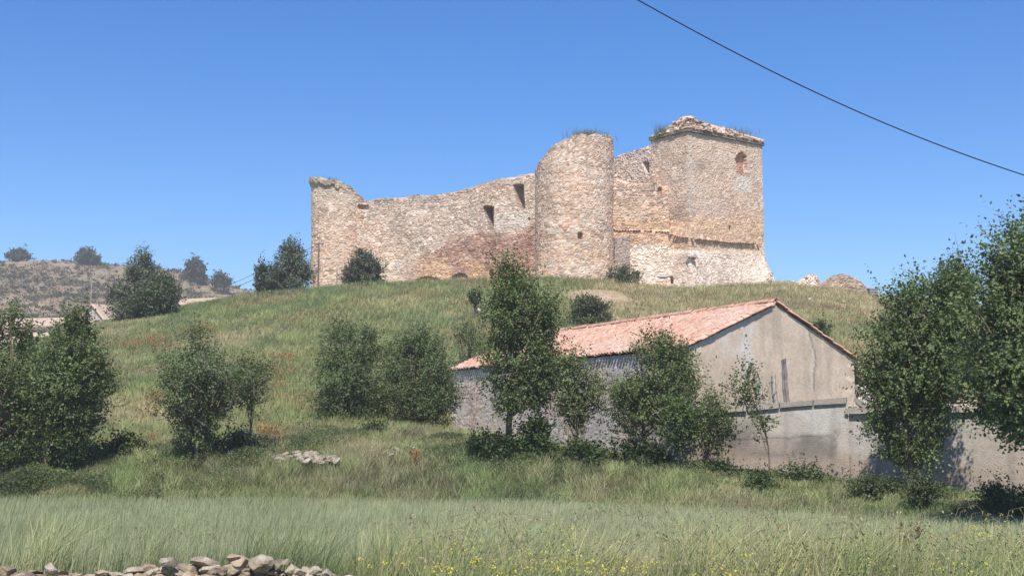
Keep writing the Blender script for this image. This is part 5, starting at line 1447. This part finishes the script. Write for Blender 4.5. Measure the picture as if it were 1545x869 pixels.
wire('power_cable', 'single black overhead cable crossing the upper right sky', [at(560, -235, 14.0), at(700, -150, 14.6), at(960, 0, 15.6), at(1100, 76, 16.2), at(1250, 149, 16.8), at(1400, 211, 17.4), at(1545, 263, 18.0), at(1700, 310, 18.7), at(1900, 360, 19.5)], .0085)
wire('power_cable', 'thin upper wire running left from the pole by the low tower', [at(480, 369, 113.5), at(420, 395, 118), at(345, 431, 124)], .022, (.12, .12, .13), sag_=.1)
wire('power_cable', 'thin lower wire running left from the pole by the low tower', [at(479, 377, 113.5), at(420, 404, 118), at(340, 440, 124)], .022, (.12, .12, .13), sag_=.1)
wire('power_cable', 'short dark cable stretched from the pole to the post at the tower foot', [at(480, 408, 113.5), at(494, 409, 113.4), at(507, 408, 113.2)], .022, (.1, .1, .1))

# ------------------------------------------------------------------ light, sky, camera
EL, AZ = RAD(56), math.atan2(-.06, -1)
sdir = Vector((math.cos(EL) * math.sin(AZ), math.cos(EL) * math.cos(AZ), math.sin(EL)))
su = bpy.data.lights.new('sun', 'SUN'); su.energy = 3.6; su.angle = RAD(.53); su.color = (1, .935, .835)
so = bpy.data.objects.new('sun', su); COL.objects.link(so); so.location = (20, -30, 60)
so.rotation_euler = sdir.to_track_quat('Z', 'Y').to_euler()
wd = bpy.data.worlds.new('World'); scene.world = wd; wd.use_nodes = True
nt = wd.node_tree; sky = nt.nodes.new('ShaderNodeTexSky'); sky.sky_type = 'NISHITA'; sky.sun_disc = False
sky.sun_elevation = EL; sky.sun_rotation = AZ % (2 * math.pi); sky.altitude = 900; sky.air_density = 1.0; sky.dust_density = .25; sky.ozone_density = 3.0
bg = nt.nodes['Background']; hs = nt.nodes.new('ShaderNodeHueSaturation'); hs.inputs['Saturation'].default_value = 1.36; hs.inputs['Hue'].default_value = .509; hs.inputs['Value'].default_value = .78; nt.links.new(sky.outputs[0], hs.inputs['Color']); nt.links.new(hs.outputs[0], bg.inputs['Color']); bg.inputs['Strength'].default_value = .13

mb = MB(); mb.box((0, 2900, 30), (9000, 0, 0), (0, 6700, 0), (0, 0, 72))
hz = mb.build('haze', None); hz['kind'] = 'stuff'; hz['label'] = 'thin summer haze in the air over the whole valley'; hz['category'] = 'haze'
hm = bpy.data.materials.new('haze'); hm.use_nodes = True; hz.data.materials.append(hm)
n0 = hm.node_tree.nodes; n0.remove(n0['Principled BSDF']); pv = n0.new('ShaderNodeVolumePrincipled')
pv.inputs['Color'].default_value = (1, .95, .88, 1); pv.inputs['Density'].default_value = .00075; pv.inputs['Anisotropy'].default_value = .2
hm.node_tree.links.new(pv.outputs[0], n0['Material Output'].inputs['Volume'])
cam = bpy.data.cameras.new('camera'); co = bpy.data.objects.new('camera', cam); COL.objects.link(co)
co.location = (0, 0, 3); co.rotation_euler = (math.pi / 2 + PITCH, 0, 0)
cam.sensor_width = 36; cam.lens = 36 * F / 1545; cam.clip_end = 9000; cam.clip_start = .1
scene.camera = co
vs_ = scene.view_settings; vs_.view_transform = 'Standard'; vs_.look = 'None'; vs_.gamma = 1; vs_.use_curve_mapping = False; vs_.exposure = .80
